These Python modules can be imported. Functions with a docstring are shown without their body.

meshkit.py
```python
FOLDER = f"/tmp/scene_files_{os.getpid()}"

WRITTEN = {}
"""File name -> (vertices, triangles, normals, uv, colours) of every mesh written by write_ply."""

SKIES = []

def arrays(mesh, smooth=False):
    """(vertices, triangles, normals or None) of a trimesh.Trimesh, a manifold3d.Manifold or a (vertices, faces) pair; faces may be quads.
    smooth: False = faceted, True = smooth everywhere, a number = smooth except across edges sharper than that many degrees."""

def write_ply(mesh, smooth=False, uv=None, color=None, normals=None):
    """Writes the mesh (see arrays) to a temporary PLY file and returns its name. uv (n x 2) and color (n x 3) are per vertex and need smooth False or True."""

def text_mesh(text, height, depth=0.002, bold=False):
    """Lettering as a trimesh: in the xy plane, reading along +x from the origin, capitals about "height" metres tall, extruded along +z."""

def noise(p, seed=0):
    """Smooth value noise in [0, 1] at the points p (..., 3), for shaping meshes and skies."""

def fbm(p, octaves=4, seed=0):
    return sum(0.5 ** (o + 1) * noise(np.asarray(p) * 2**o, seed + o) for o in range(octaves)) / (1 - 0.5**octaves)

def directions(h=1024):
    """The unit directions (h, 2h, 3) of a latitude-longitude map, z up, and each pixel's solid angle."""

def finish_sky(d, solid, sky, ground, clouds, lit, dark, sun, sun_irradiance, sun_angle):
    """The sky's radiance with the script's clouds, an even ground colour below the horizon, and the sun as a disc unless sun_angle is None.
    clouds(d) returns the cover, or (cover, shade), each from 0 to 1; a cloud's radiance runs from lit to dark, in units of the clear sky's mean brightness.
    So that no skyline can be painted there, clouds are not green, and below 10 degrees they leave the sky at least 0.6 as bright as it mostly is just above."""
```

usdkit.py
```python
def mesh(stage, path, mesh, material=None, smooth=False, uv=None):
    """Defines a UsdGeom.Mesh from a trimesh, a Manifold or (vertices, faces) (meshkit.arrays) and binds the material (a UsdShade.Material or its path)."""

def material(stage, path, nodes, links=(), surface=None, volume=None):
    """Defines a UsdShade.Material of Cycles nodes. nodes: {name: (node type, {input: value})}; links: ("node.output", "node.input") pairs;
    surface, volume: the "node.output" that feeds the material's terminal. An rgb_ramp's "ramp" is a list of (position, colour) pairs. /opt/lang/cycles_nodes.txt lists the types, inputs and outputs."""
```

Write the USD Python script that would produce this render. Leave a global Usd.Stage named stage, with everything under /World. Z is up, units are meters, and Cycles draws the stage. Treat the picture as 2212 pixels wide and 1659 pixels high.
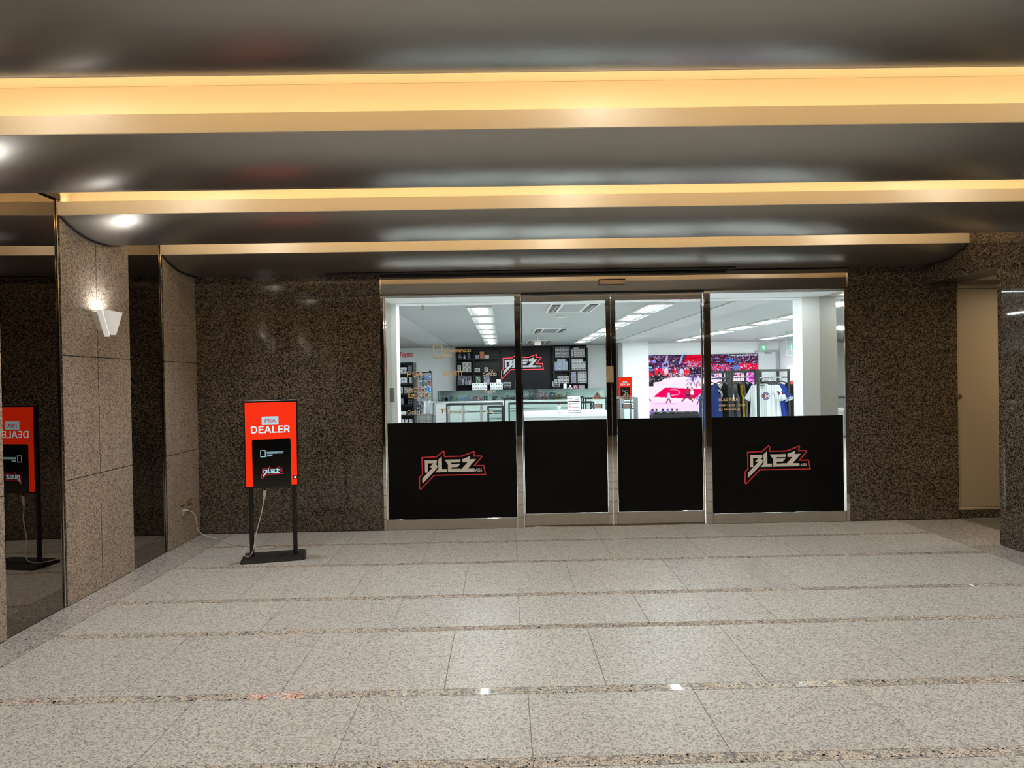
import math, random
import numpy as np, trimesh, usdkit, meshkit
import manifold3d as m3
from shapely.geometry import Polygon, LineString, Point, box as sbox
from shapely.ops import unary_union
from scipy.spatial import Delaunay
from pxr import Usd, UsdGeom, UsdLux, UsdShade, Gf, Sdf, Vt

stage = Usd.Stage.CreateInMemory()
UsdGeom.SetStageUpAxis(stage, 'Z'); UsdGeom.SetStageMetersPerUnit(stage, 1.0)
UsdGeom.Xform.Define(stage, '/World'); UsdGeom.Scope.Define(stage, '/World/Looks')
rnd = random.Random(7)

# ------------------------------------------------------------------ camera, lights, exposure
F, W_PX, H_PX = 1475.0, 2212.0, 1659.0
CAM = np.array([0.0, -6.86, 1.5]); YAW, PITCH, ROLL = .01234, -.0075, -.0173
EXPOSURE = 0.0
fwd = np.array([math.sin(YAW)*math.cos(PITCH), math.cos(YAW)*math.cos(PITCH), math.sin(PITCH)])
_r = np.array([math.cos(YAW), -math.sin(YAW), 0.0]); _u = np.cross(_r, fwd)
right = math.cos(ROLL)*_r + math.sin(ROLL)*_u; up = math.cos(ROLL)*_u - math.sin(ROLL)*_r
cam = UsdGeom.Camera.Define(stage, '/World/camera')
m4 = Gf.Matrix4d(*right, 0, *up, 0, *(-fwd), 0, *CAM, 1)
cam.AddTransformOp().Set(m4)
cam.CreateHorizontalApertureAttr(36.0); cam.CreateVerticalApertureAttr(27.0); cam.CreateFocalLengthAttr(36.0*F/W_PX)
cam.CreateClippingRangeAttr(Gf.Vec2f(0.05, 200)); cam.CreateExposureAttr(EXPOSURE)

dome = UsdLux.DomeLight.Define(stage, '/World/sky'); dome.CreateIntensityAttr(0.03); dome.CreateColorAttr(Gf.Vec3f(1, .95, .9))

WARM, WHITE, COOL = (1.0, .71, .36), (.93, .97, 1.0), (.93, 1.0, 1.0)
PITCH_Y, COL0 = 1.485, -0.708          # bay rhythm of the lobby: columns and ceiling vaults
COVE_LAMP, COVE_LAMP2, DOWNLIGHT, SCONCE, LOBBY_BACK, STORE_LAMP, CORRIDOR, SOFFIT = 10.5, 7.5, 680.0, 46.0, 1.0, 92.0, 18.0, 15.0

def rect_light(name, pos, w, h, intensity, color, rot):
    l = UsdLux.RectLight.Define(stage, '/World/' + name)
    x = UsdGeom.Xformable(l); x.AddTranslateOp().Set(Gf.Vec3d(*pos)); x.AddRotateXYZOp().Set(Gf.Vec3f(*rot))
    l.CreateWidthAttr(w); l.CreateHeightAttr(h); l.CreateIntensityAttr(intensity); l.CreateColorAttr(Gf.Vec3f(*color)); return l
def disk_light(name, pos, r, intensity, color, rot=(0, 0, 0)):
    l = UsdLux.DiskLight.Define(stage, '/World/' + name)
    x = UsdGeom.Xformable(l); x.AddTranslateOp().Set(Gf.Vec3d(*pos)); x.AddRotateXYZOp().Set(Gf.Vec3f(*rot))
    l.CreateRadiusAttr(r); l.CreateIntensityAttr(intensity); l.CreateColorAttr(Gf.Vec3f(*color)); return l

def spot_light(name, pos, r, intensity, color, angle, soft):
    l = UsdLux.SphereLight.Define(stage, '/World/' + name)
    UsdGeom.Xformable(l).AddTranslateOp().Set(Gf.Vec3d(*pos))
    l.CreateRadiusAttr(r); l.CreateIntensityAttr(intensity); l.CreateColorAttr(Gf.Vec3f(*color))
    sh = UsdLux.ShapingAPI.Apply(l.GetPrim()); sh.CreateShapingConeAngleAttr(angle); sh.CreateShapingConeSoftnessAttr(soft); return l
BAYS = [COL0 - PITCH_Y*k for k in range(6)]          # near edge (y) of each vault / column
for k, yb in enumerate(BAYS):
    # cove lamps: a strip lying on the back of the vault in front of the gap, and one behind the lip of the next vault
    rect_light('cove_lamp_a%d' % k, (.6, yb - .56, 2.73), 7.2, .05, COVE_LAMP, WARM, (140, 0, 0))
    rect_light('cove_lamp_b%d' % k, (.6, yb + .06, 2.75), 7.2, .04, COVE_LAMP2, WARM, (180, 0, 0))
    for x in (-2.05, .48, 3.03) if k < 4 else ():
        spot_light('downlight_lamp_%d_%d' % (k, int((x + 3)*10)), (x, yb - .29, 2.92), .05, DOWNLIGHT, WHITE, 47, .9)
        disk_light('downlight_glow_%d_%d' % (k, int((x + 3)*10)), (x, yb - .29, 2.93), .05, 42.0, WHITE)
# the lobby behind the camera: white linear lamps of the entrance hall
for k, x in enumerate((-1.2, 1.3, 3.4)):
    rect_light('entrance_lamp_%d' % k, (x, -10.2, 2.5), 1.2, .3, LOBBY_BACK, WHITE, (0, 0, 0))
rect_light('soffit_lamp', (1.15, .33, 2.335), 4.4, .08, SOFFIT, COOL, (0, 0, 0))
disk_light('corridor_lamp', (5.6, -.9, 2.36), .12, CORRIDOR*6, (1.0, .74, .42))

# ------------------------------------------------------------------ helpers
def ray(px, py):
    return (fwd*F + right*(px - W_PX/2) - up*(py - H_PX/2))/F
def P(px, py, Y):
    "the point of the plane y = Y that is seen at a pixel"
    d = ray(px, py); return CAM + d*((Y - CAM[1])/d[1])
def FL(px, py, z=0.0):
    d = ray(px, py); return CAM + d*((z - CAM[2])/d[2])

used = {}
def numbered(parent, name):
    key = parent + '/' + name; n = used.get(key, 0); used[key] = n + 1
    return key if n == 0 else '%s_%03d' % (key, n)
def pathof(parent):
    return '/World' if parent is None else (parent if isinstance(parent, str) else str(parent.GetPath()))
def obj(name, mesh, mat, parent=None, smooth=False, **tags):
    p = usdkit.mesh(stage, numbered(pathof(parent), name), mesh, M[mat] if isinstance(mat, str) else mat, smooth=smooth).GetPrim()
    for k, v in tags.items(): p.SetCustomDataByKey(k, v)
    return p
def xf(name, loc=(0, 0, 0), rotz=0.0, parent=None, **tags):
    x = UsdGeom.Xform.Define(stage, numbered(pathof(parent), name))
    if any(loc): x.AddTranslateOp().Set(Gf.Vec3d(*map(float, loc)))
    if rotz: x.AddRotateZOp().Set(float(rotz))
    p = x.GetPrim()
    for k, v in tags.items(): p.SetCustomDataByKey(k, v)
    return p
def thing(name, label, category, loc=(0, 0, 0), rotz=0.0, group=None):
    t = dict(label=label, category=category)
    if group: t['group'] = group
    return xf(name, loc, rotz, **t)
def struct(name, loc=(0, 0, 0), rotz=0.0): return xf(name, loc, rotz, kind='structure')
def one(name, mesh, mat, label, category, group=None, smooth=False):
    t = dict(label=label, category=category)
    if group: t['group'] = group
    return obj(name, mesh, mat, None, smooth, **t)

QB = np.array([[0,1,3,2],[4,6,7,5],[0,4,5,1],[2,3,7,6],[0,2,6,4],[1,5,7,3]])
def bx(x0, x1, y0, y1, z0, z1, b=0.0):
    "a box; b > 0 chamfers its edges"
    if b <= 0:
        v = np.array([[x, y, z] for x in (x0, x1) for y in (y0, y1) for z in (z0, z1)], float)
        f = np.vstack([QB[:, [0, 1, 2]], QB[:, [0, 2, 3]]]); return trimesh.Trimesh(v, f, process=False)
    b = min(b, .45*min(x1 - x0, y1 - y0, z1 - z0)); pts = []
    for sx in (0, 1):
        for sy in (0, 1):
            for sz in (0, 1):
                x, y, z = (x0, x1)[sx], (y0, y1)[sy], (z0, z1)[sz]; dx, dy, dz = b*(1 - 2*sx), b*(1 - 2*sy), b*(1 - 2*sz)
                pts += [(x + dx, y + dy, z), (x + dx, y, z + dz), (x, y + dy, z + dz)]
    return man(m3.Manifold.hull_points(np.array(pts, float)))
def man(m):
    q = m.to_mesh(); return trimesh.Trimesh(np.array(q.vert_properties[:, :3], float), np.array(q.tri_verts), process=False)
def cat(*ms): return trimesh.util.concatenate([m for m in ms])
def hull(pts): return man(m3.Manifold.hull_points(np.array(pts, float)))
def quad(a, b, c, d): return trimesh.Trimesh([a, b, c, d], [[0, 1, 2], [0, 2, 3]], process=False)
def tube(pts, r, n=8, closed=False):
    pts = np.array(pts, float); k = len(pts)
    t = np.gradient(pts, axis=0) if not closed else np.roll(pts, -1, 0) - np.roll(pts, 1, 0)
    t /= np.linalg.norm(t, axis=1)[:, None] + 1e-12
    ref = np.array([0, 0, 1.0]); rings = []
    prev = None
    for i in range(k):
        a = prev - t[i]*(prev @ t[i]) if prev is not None else np.cross(t[i], ref if abs(t[i] @ ref) < .9 else [1.0, 0, 0])
        a /= np.linalg.norm(a) + 1e-12; b = np.cross(t[i], a); prev = a
        rr = r[i] if np.ndim(r) else r
        for j in range(n):
            an = 2*math.pi*j/n; rings.append(pts[i] + rr*(math.cos(an)*a + math.sin(an)*b))
    f = []
    for i in range(k if closed else k - 1):
        i2 = (i + 1) % k
        for j in range(n):
            j2 = (j + 1) % n; a, b, c, d = i*n + j, i*n + j2, i2*n + j2, i2*n + j
            f += [[a, b, c], [a, c, d]]
    if not closed:
        c0 = len(rings); rings += [pts[0], pts[-1]]
        for j in range(n):
            f.append([c0, (j + 1) % n, j]); f.append([c0 + 1, (k - 1)*n + j, (k - 1)*n + (j + 1) % n])
    return trimesh.Trimesh(np.array(rings), f, process=False)
def cyl(a, b, r, n=16): return tube([a, b], r, n)
def bezier(pts, n=60):
    "smooth curve through the points"
    from scipy.interpolate import CubicSpline
    pts = np.array(pts, float); s = np.r_[0, np.cumsum(np.linalg.norm(np.diff(pts, axis=0), axis=1))]
    return CubicSpline(s, pts)(np.linspace(0, s[-1], n))
def prism(poly, y0, y1):
    "polygon in (x, z), extruded from y0 to y1"
    out = []
    for g in getattr(poly, 'geoms', [poly]):
        if g.area < 1e-9: continue
        m = trimesh.creation.extrude_polygon(g, 1.0, engine='earcut')
        v = m.vertices; out.append(trimesh.Trimesh(np.c_[v[:, 0], y0 + (y1 - y0)*(1 - v[:, 2]), v[:, 1]], m.faces, process=False))
    return cat(*out)
def text(s, x0, x1, z0, z1, y, depth=.002, bold=True, slant=0.0, parent=None, mat='cream', name='lettering', smooth=False):
    "lettering on a plane of constant y, fitted into a rectangle, facing -y"
    m = meshkit.text_mesh(s, 1.0, 1.0, bold); v = np.array(m.vertices); lo, hi = v.min(0), v.max(0)
    u = (v - lo)/(hi - lo)
    x = x0 + (x1 - x0)*u[:, 0] + slant*(z1 - z0)*(u[:, 1] - .5); z = z0 + (z1 - z0)*u[:, 1]
    mm = trimesh.Trimesh(np.c_[x, y + depth*(1 - u[:, 2]) - depth, z], m.faces, process=False)
    return mm if parent is None else obj(name, mm, mat, parent)
def ring2d(pts, r): return LineString(list(pts) + [pts[0]]).buffer(r, join_style=1)
def move(m, dx=0, dy=0, dz=0, rz=0.0, s=1.0):
    m = m.copy(); v = m.vertices*s; c, q = math.cos(rz), math.sin(rz)
    m.vertices = np.c_[v[:, 0]*c - v[:, 1]*q + dx, v[:, 0]*q + v[:, 1]*c + dy, v[:, 2] + dz]; return m

# ------------------------------------------------------------------ materials
M = {}
def mat(name, nodes, links, surface): M[name] = usdkit.material(stage, '/World/Looks/' + name, nodes, links, surface=surface)
def plain(name, color, rough=.5, metallic=0.0, spec=.5, emit=None, estr=0.0, coat=0.0):
    p = dict(base_color=color, roughness=rough, metallic=metallic, specular_ior_level=spec)
    if emit is not None: p.update(emission_color=emit, emission_strength=estr)
    if coat: p.update(coat_weight=coat, coat_roughness=.05)
    mat(name, {'p': ('principled_bsdf', p)}, [], 'p.BSDF')
def granite(name, scale, ramp, rough, spec=.5, vary=.12, bump=0.0, fine=(.62, 1.3), coat=0.0):
    nodes = {'g': ('geometry', {}), 'n': ('noise_texture', {'scale': scale*.9, 'detail': 2.0}), 'w': ('vector_math', {'math_type': 'multiply_add', 'vector2': (1.2/scale,)*3}),
             'v': ('voronoi_texture', {'scale': scale, 'feature': 'f1', 'detail': 1.0}), 's': ('separate_color', {}), 'r': ('rgb_ramp', {'ramp': ramp, 'interpolate': False}),
             'n2': ('noise_texture', {'scale': scale*2.6, 'detail': 3.0, 'roughness': .6}), 'r2': ('map_range', {'from_min': .3, 'from_max': .7, 'to_min': fine[0], 'to_max': fine[1]}),
             'o': ('object_info', {}), 'r3': ('map_range', {'from_min': 0, 'from_max': 1, 'to_min': 1 - vary, 'to_max': 1 + vary}),
             'mm': ('math', {'math_type': 'multiply'}), 'h': ('hsv', {'saturation': 1.0}),
             'p': ('principled_bsdf', {'roughness': rough, 'specular_ior_level': spec, 'coat_weight': coat, 'coat_roughness': .03})}
    links = [('g.position', 'n.vector'), ('n.color', 'w.vector1'), ('g.position', 'w.vector3'), ('w.vector', 'v.vector'), ('v.color', 's.color'), ('s.r', 'r.fac'),
             ('g.position', 'n2.vector'), ('n2.fac', 'r2.value'), ('o.random', 'r3.value'), ('r2.result', 'mm.value1'), ('r3.result', 'mm.value2'),
             ('r.color', 'h.color'), ('mm.value', 'h.value'), ('h.color', 'p.base_color')]
    if bump:
        nodes['b'] = ('bump', {'strength': bump, 'distance': .002}); links += [('n2.fac', 'b.height'), ('b.normal', 'p.normal')]
    mat(name, nodes, links, 'p.BSDF')

granite('slab_granite', 140, [(0, (.055,.056,.062)), (.11, (.22,.22,.225)), (.30, (.42,.41,.38)), (.60, (.52,.49,.455)), (.80, (.66,.65,.61))], .42, .4, .04, 0, (.55, 1.44))
granite('accent_granite', 75, [(0, (.015,.014,.014)), (.24, (.72,.65,.55)), (.5, (.60,.48,.36)), (.66, (.82,.77,.68)), (.90, (.34,.33,.32))], .02, 1.0, .08, 0, (.6, 1.3))
granite('border_granite', 95, [(0, (.03,.029,.03)), (.2, (.36,.345,.33)), (.45, (.60,.555,.50)), (.72, (.72,.69,.64)), (.9, (.36,.355,.36))], .2, .5, .08)
granite('polished_granite', 120, [(0, (.010,.009,.008)), (.34, (.030,.024,.018)), (.56, (.075,.057,.042)), (.76, (.145,.112,.082)), (.92, (.24,.195,.155))], .03, .5, .1, 0, (.4, 1.5))
granite('dark_granite', 100, [(0, (.008,.007,.006)), (.5, (.02,.016,.012)), (.8, (.06,.045,.032))], .1, .5, .1, 0)
granite('honed_granite', 130, [(0, (.065,.053,.045)), (.2, (.19,.145,.11)), (.42, (.38,.30,.235)), (.70, (.54,.44,.35)), (.88, (.64,.55,.455))], .4, .5, .06, .2, (.55, 1.35))
plain('joint', (.03,.027,.025), .8); plain('floor_joint', (.30,.285,.265), .8)
mat('belly_metal', {'g': ('geometry', {}), 'n': ('noise_texture', {'scale': .7, 'detail': 1.0}), 'b': ('bump', {'strength': .12, 'distance': .02}),
    'p': ('principled_bsdf', {'base_color': (.37,.355,.33), 'metallic': .9, 'roughness': .32})}, [('g.position','n.vector'),('n.fac','b.height'),('b.normal','p.normal')], 'p.BSDF')
plain('cove_paint', (.80,.71,.56), .38, 0, .5)
plain('dark_trim', (.03,.027,.025), .35, .3)
mat('mirror_steel', {'g': ('geometry', {}), 'm': ('mapping', {'scale': (1.2, 1.2, .5)}), 'n': ('noise_texture', {'scale': 1.6, 'detail': 0.5}), 'b': ('bump', {'strength': .22, 'distance': .02}),
    'p': ('principled_bsdf', {'base_color': (.66,.62,.57), 'metallic': 1.0, 'roughness': .035})}, [('g.position','m.vector'),('m.vector','n.vector'),('n.fac','b.height'),('b.normal','p.normal')], 'p.BSDF')
plain('brushed_steel', (.58,.54,.49), .16, 1.0)
plain('tinted_mirror', (.27,.235,.20), .0, 1.0)
mat('glass', {'f': ('fresnel', {'IOR': 1.42}), 't': ('transparent_bsdf', {'color': (.975,.99,.985)}), 'g': ('glossy_bsdf', {'color': (1,1,1), 'roughness': 0.0}), 'm': ('mix_closure', {})},
    [('f.fac','m.fac'),('t.BSDF','m.closure1'),('g.BSDF','m.closure2')], 'm.closure')
mat('case_glass', {'f': ('fresnel', {'IOR': 1.4}), 't': ('transparent_bsdf', {'color': (.9,.965,.95)}), 'g': ('glossy_bsdf', {'color': (1,1,1), 'roughness': 0.0}), 'm': ('mix_closure', {})},
    [('f.fac','m.fac'),('t.BSDF','m.closure1'),('g.BSDF','m.closure2')], 'm.closure')
plain('black_film', (.004,.004,.004), .6, 0, .1)
plain('logo_red', (.8,.05,.07), .5); plain('logo_white', (.95,.94,.9), .5); 
plain('black_plastic', (.012,.012,.012), .35); plain('black_metal', (.018,.018,.019), .4, .2); plain('base_metal', (.04,.042,.045), .45, .2)
plain('white_plastic', (.74,.71,.64), .4); plain('cable_white', (.80,.76,.66), .45); plain('sconce_white', (.78,.76,.72), .4)
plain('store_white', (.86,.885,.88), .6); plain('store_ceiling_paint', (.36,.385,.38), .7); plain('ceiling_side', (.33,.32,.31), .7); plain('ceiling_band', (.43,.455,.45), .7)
plain('store_floor', (.62,.62,.62), .4); plain('white_counter', (.68,.71,.71), .4)
plain('shelf_black', (.006,.0065,.009), .4, 0, .3); plain('panel_black', (.006,.0068,.010), .35, 0, .3); plain('lamp_reflector', (.42,.45,.47), .35, .3)
plain('frame_black', (.012,.012,.012), .4); plain('alu', (.45,.46,.47), .3, .8); plain('grey_metal', (.30,.31,.32), .4, .5)
plain('steel_door', (.63,.66,.68), .45); plain('tan_door', (.50,.43,.33), .45); plain('corridor_paint', (.6,.53,.42), .7); plain('corridor_floor', (.20,.20,.18), .3)
plain('sensor_tan', (.42,.34,.26), .3, .6); plain('tape', (.52,.40,.26), .7); plain('leather', (.015,.015,.017), .32)
plain('fire_red', (.5,.03,.03), .4); plain('outlet_brown', (.12,.09,.05), .5); plain('brass', (.42,.31,.1), .35, .6)
def glow(name, c, s): mat(name, {'e': ('emission', {'color': c, 'strength': s})}, [], 'e.emission')
glow('lamp_glow', (.93, 1, 1), STORE_LAMP); glow('sconce_glow', (1, .97, .92), 2.0)
glow('screen_red', (1, .035, .008), .95); glow('screen_red2', (1, .03, .02), .85); glow('screen_white', (.75, .93, 1), .95); glow('screen_cyan', (.55, .9, 1), .75); glow('screen_pink', (.75, .08, .15), .8)
glow('screen_yellow', (1, .7, .05), .9); glow('screen_logo', (.85, .03, .06), .85)
plain('screen_black', (.006,.006,.007), .08)
glow('neon_red', (1, .07, .10), 1.5); glow('neon_white', (.66, .70, .74), .85); glow('exit_green', (.06, .85, .42), .9); glow('exit_white', (.8, 1, .9), 1.1); glow('led_blue', (.05, .1, 1), 3)
mat('screen_picture', {'a': ('attribute', {'attribute': 'displayColor'}), 'e': ('emission', {'strength': 1.3})}, [('a.color','e.color')], 'e.emission')
def decal(name, c):
    "thin vinyl: lit from the front and glowing a little with the light behind it"
    mat(name, {'d': ('diffuse_bsdf', {'color': c}), 't': ('translucent_bsdf', {'color': c}), 'm': ('mix_closure', {'fac': .5})}, [('d.BSDF','m.closure1'),('t.BSDF','m.closure2')], 'm.closure')
decal('cream', (.93,.74,.46)); decal('cream_white', (.95,.90,.80))
mat('lit_acrylic', {'p': ('principled_bsdf', {'base_color': (.8,.78,.74), 'roughness': .35, 'emission_color': (1,.98,.94), 'emission_strength': .38})}, [], 'p.BSDF')
plain('print_dark', (.06,.06,.07), .4); plain('print_grey', (.2,.21,.24), .4); plain('print_blue', (.16,.27,.55), .4); plain('print_violet', (.24,.2,.42), .4); plain('print_brown', (.22,.15,.13), .4); plain('carton_white', (.74,.76,.77), .4); plain('carton_grey', (.5,.52,.55), .4); plain('carton_pink', (.66,.62,.62), .4); plain('carton_blue', (.58,.66,.76), .4); plain('carton_violet', (.52,.5,.62), .4)
def cloth(name, c):
    mat(name, {'t': ('texture_coordinate', {}), 'n': ('noise_texture', {'scale': 9, 'detail': 2}), 'b': ('bump', {'strength': .4, 'distance': .01}), 'p': ('principled_bsdf', {'base_color': c, 'roughness': .8, 'specular_ior_level': .2})},
        [('t.object','n.vector'),('n.fac','b.height'),('b.normal','p.normal')], 'p.BSDF')
for n, c in dict(cloth_white=(.72,.77,.76), cloth_blue=(.012,.04,.26), cloth_navy=(.012,.03,.13), cloth_black=(.008,.008,.009), cloth_grey=(.2,.2,.21), cloth_yellow=(.7,.45,.01), cloth_red=(.35,.02,.03)).items(): cloth(n, c)
mat('pinstripe', {'t': ('texture_coordinate', {}), 's': ('separate_xyz', {}), 'm': ('math', {'math_type': 'multiply', 'value2': 26.0}), 'f': ('math', {'math_type': 'fraction'}), 'l': ('math', {'math_type': 'less_than', 'value2': .1}),
    'x': ('mix_color', {'a': (.74,.79,.78), 'b': (.22,.27,.36)}), 'p': ('principled_bsdf', {'roughness': .8, 'specular_ior_level': .2})},
    [('t.object','s.vector'),('s.x','m.value1'),('m.value','f.value1'),('f.value','l.value1'),('l.value','x.fac'),('x.result','p.base_color')], 'p.BSDF')
def printed(name, ramp, scale):
    "printed cardboard: small irregular patches of ink"
    mat(name, {'t': ('texture_coordinate', {}), 'o': ('object_info', {}), 'a': ('vector_math', {'math_type': 'add'}), 'v': ('voronoi_texture', {'scale': scale}), 's': ('separate_color', {}), 'r': ('rgb_ramp', {'ramp': ramp, 'interpolate': False}),
        'p': ('principled_bsdf', {'roughness': .35})}, [('t.object','a.vector1'),('o.location','a.vector2'),('a.vector','v.vector'),('v.color','s.color'),('s.r','r.fac'),('r.color','p.base_color')], 'p.BSDF')
printed('box_white', [(0,(.70,.72,.73)),(.62,(.42,.44,.47)),(.78,(.09,.09,.11)),(.9,(.8,.8,.8))], 44)
printed('box_grey', [(0,(.5,.51,.54)),(.5,(.72,.73,.74)),(.7,(.05,.05,.07)),(.88,(.3,.3,.36))], 44)
printed('box_pinkish', [(0,(.66,.62,.63)),(.55,(.75,.74,.73)),(.75,(.12,.10,.11)),(.9,(.5,.25,.25))], 44)
printed('box_blue', [(0,(.62,.68,.75)),(.45,(.2,.32,.6)),(.6,(.75,.77,.8)),(.85,(.06,.06,.1))], 44)
printed('box_violet', [(0,(.5,.48,.62)),(.45,(.32,.28,.5)),(.65,(.7,.7,.76)),(.85,(.08,.08,.12))], 44)
printed('pack_blue', [(0,(.05,.15,.5)),(.4,(.1,.4,.6)),(.7,(.6,.65,.7)),(.88,(.6,.08,.05))], 52)
printed('pack_dark', [(0,(.03,.03,.04)),(.5,(.2,.21,.22)),(.72,(.5,.52,.52)),(.9,(.05,.2,.35))], 52)
printed('pack_gold', [(0,(.45,.30,.06)),(.4,(.1,.09,.07)),(.7,(.65,.55,.3)),(.9,(.5,.12,.05))], 52)
printed('pack_red', [(0,(.5,.05,.04)),(.4,(.7,.6,.55)),(.6,(.1,.12,.3)),(.85,(.06,.06,.06))], 52)
printed('pack_green', [(0,(.1,.25,.12)),(.4,(.35,.45,.35)),(.7,(.65,.68,.6)),(.88,(.05,.05,.05))], 52)
printed('slab_card', [(0,(.55,.57,.66)),(.5,(.30,.31,.42)),(.75,(.78,.8,.85)),(.92,(.1,.1,.14))], 48)
printed('slab_dark', [(0,(.12,.12,.16)),(.5,(.22,.22,.28)),(.8,(.5,.5,.55)),(.93,(.03,.03,.04))], 48)
printed('photo_print', [(0,(.3,.32,.3)),(.4,(.6,.62,.62)),(.65,(.1,.1,.12)),(.85,(.45,.36,.2))], 60)
plain('paper', (.80,.82,.82), .6); plain('ink', (.03,.03,.04), .6); plain('ink_blue', (.03,.04,.22), .5); plain('sticker_blue', (.03,.14,.33), .5); plain('sticker_tan', (.62,.56,.46), .5); plain('sticker_red', (.55,.13,.08), .5)
plain('orange_box', (.62,.16,.06), .4); plain('pink_box', (.68,.28,.36), .4); plain('skyblue_box', (.25,.5,.68), .4); plain('pale_box', (.74,.70,.70), .4); plain('skin', (.5,.32,.22), .5)
plain('clear_wrap', (.62,.66,.68), .12, 0, .8)

# ================================================================== LOBBY SHELL
# ---- floor: slabs, accent strips and border stones laid one by one
floor = struct('floor')
obj('mortar_bed', bx(-3.3, 4.62, -11, .02, -.06, -.004), 'floor_joint', floor)
def wall_x(y): return -3.058 - .0297*y
STRIPS = [-.56, -1.265, -2.128, -2.747, -3.585, -4.203, -5.04]
SW = .034; G = .0016
XL, XR = -2.72, 3.96
def joints(x0, x1, off, step=.79):
    k = math.floor((x0 - off)/step) + 1; out = [x0]
    while off + k*step < x1 - .05: out.append(off + k*step); k += 1
    return [o for i, o in enumerate(out) if i == 0 or o - x0 > .05] + [x1]
rows = [(STRIPS[0] + SW, -.005, .09)] + [(STRIPS[i + 1] + SW, STRIPS[i] - SW, (.09, -.31, .075, -.315, .09, -.31)[i]) for i in range(6)]
for y0, y1, off in rows:
    js = joints(XL, XR, off)
    for a, b in zip(js[:-1], js[1:]):
        obj('stone_slab', bx(a + G, b - G, y0 + G, y1 - G, -.03, 0, .0012), 'slab_granite', floor)
for s in STRIPS:
    js = joints(XL, XR, .09)
    for a, b in zip(js[:-1], js[1:]):
        obj('accent_strip', bx(a + G, b - G, s - SW + .0008, s + SW - .0008, -.03, 0, .0008), 'accent_granite', floor)
ys = [-.005 - .79*k for k in range(7)] + [-5.074]
for a, b in zip(ys[:-1], ys[1:]):
    obj('border_stone', hull([[x, y, z] for z in (-.03, 0) for x, y in ((wall_x(a) - .01, a - G), (wall_x(b) - .01, b + G), (XL - G, a - G), (XL - G, b + G))]), 'border_granite', floor)
    obj('border_stone', bx(XR + G, 4.262, b + G, a - G, -.03, 0, .001), 'border_granite', floor)
obj('rear_paving', bx(-3.0, 4.3, -11, -5.077, -.03, 0), 'slab_granite', floor)
obj('threshold', bx(4.264, 4.615, -1.04, -.005, -.03, 0), 'border_granite', floor)

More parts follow.
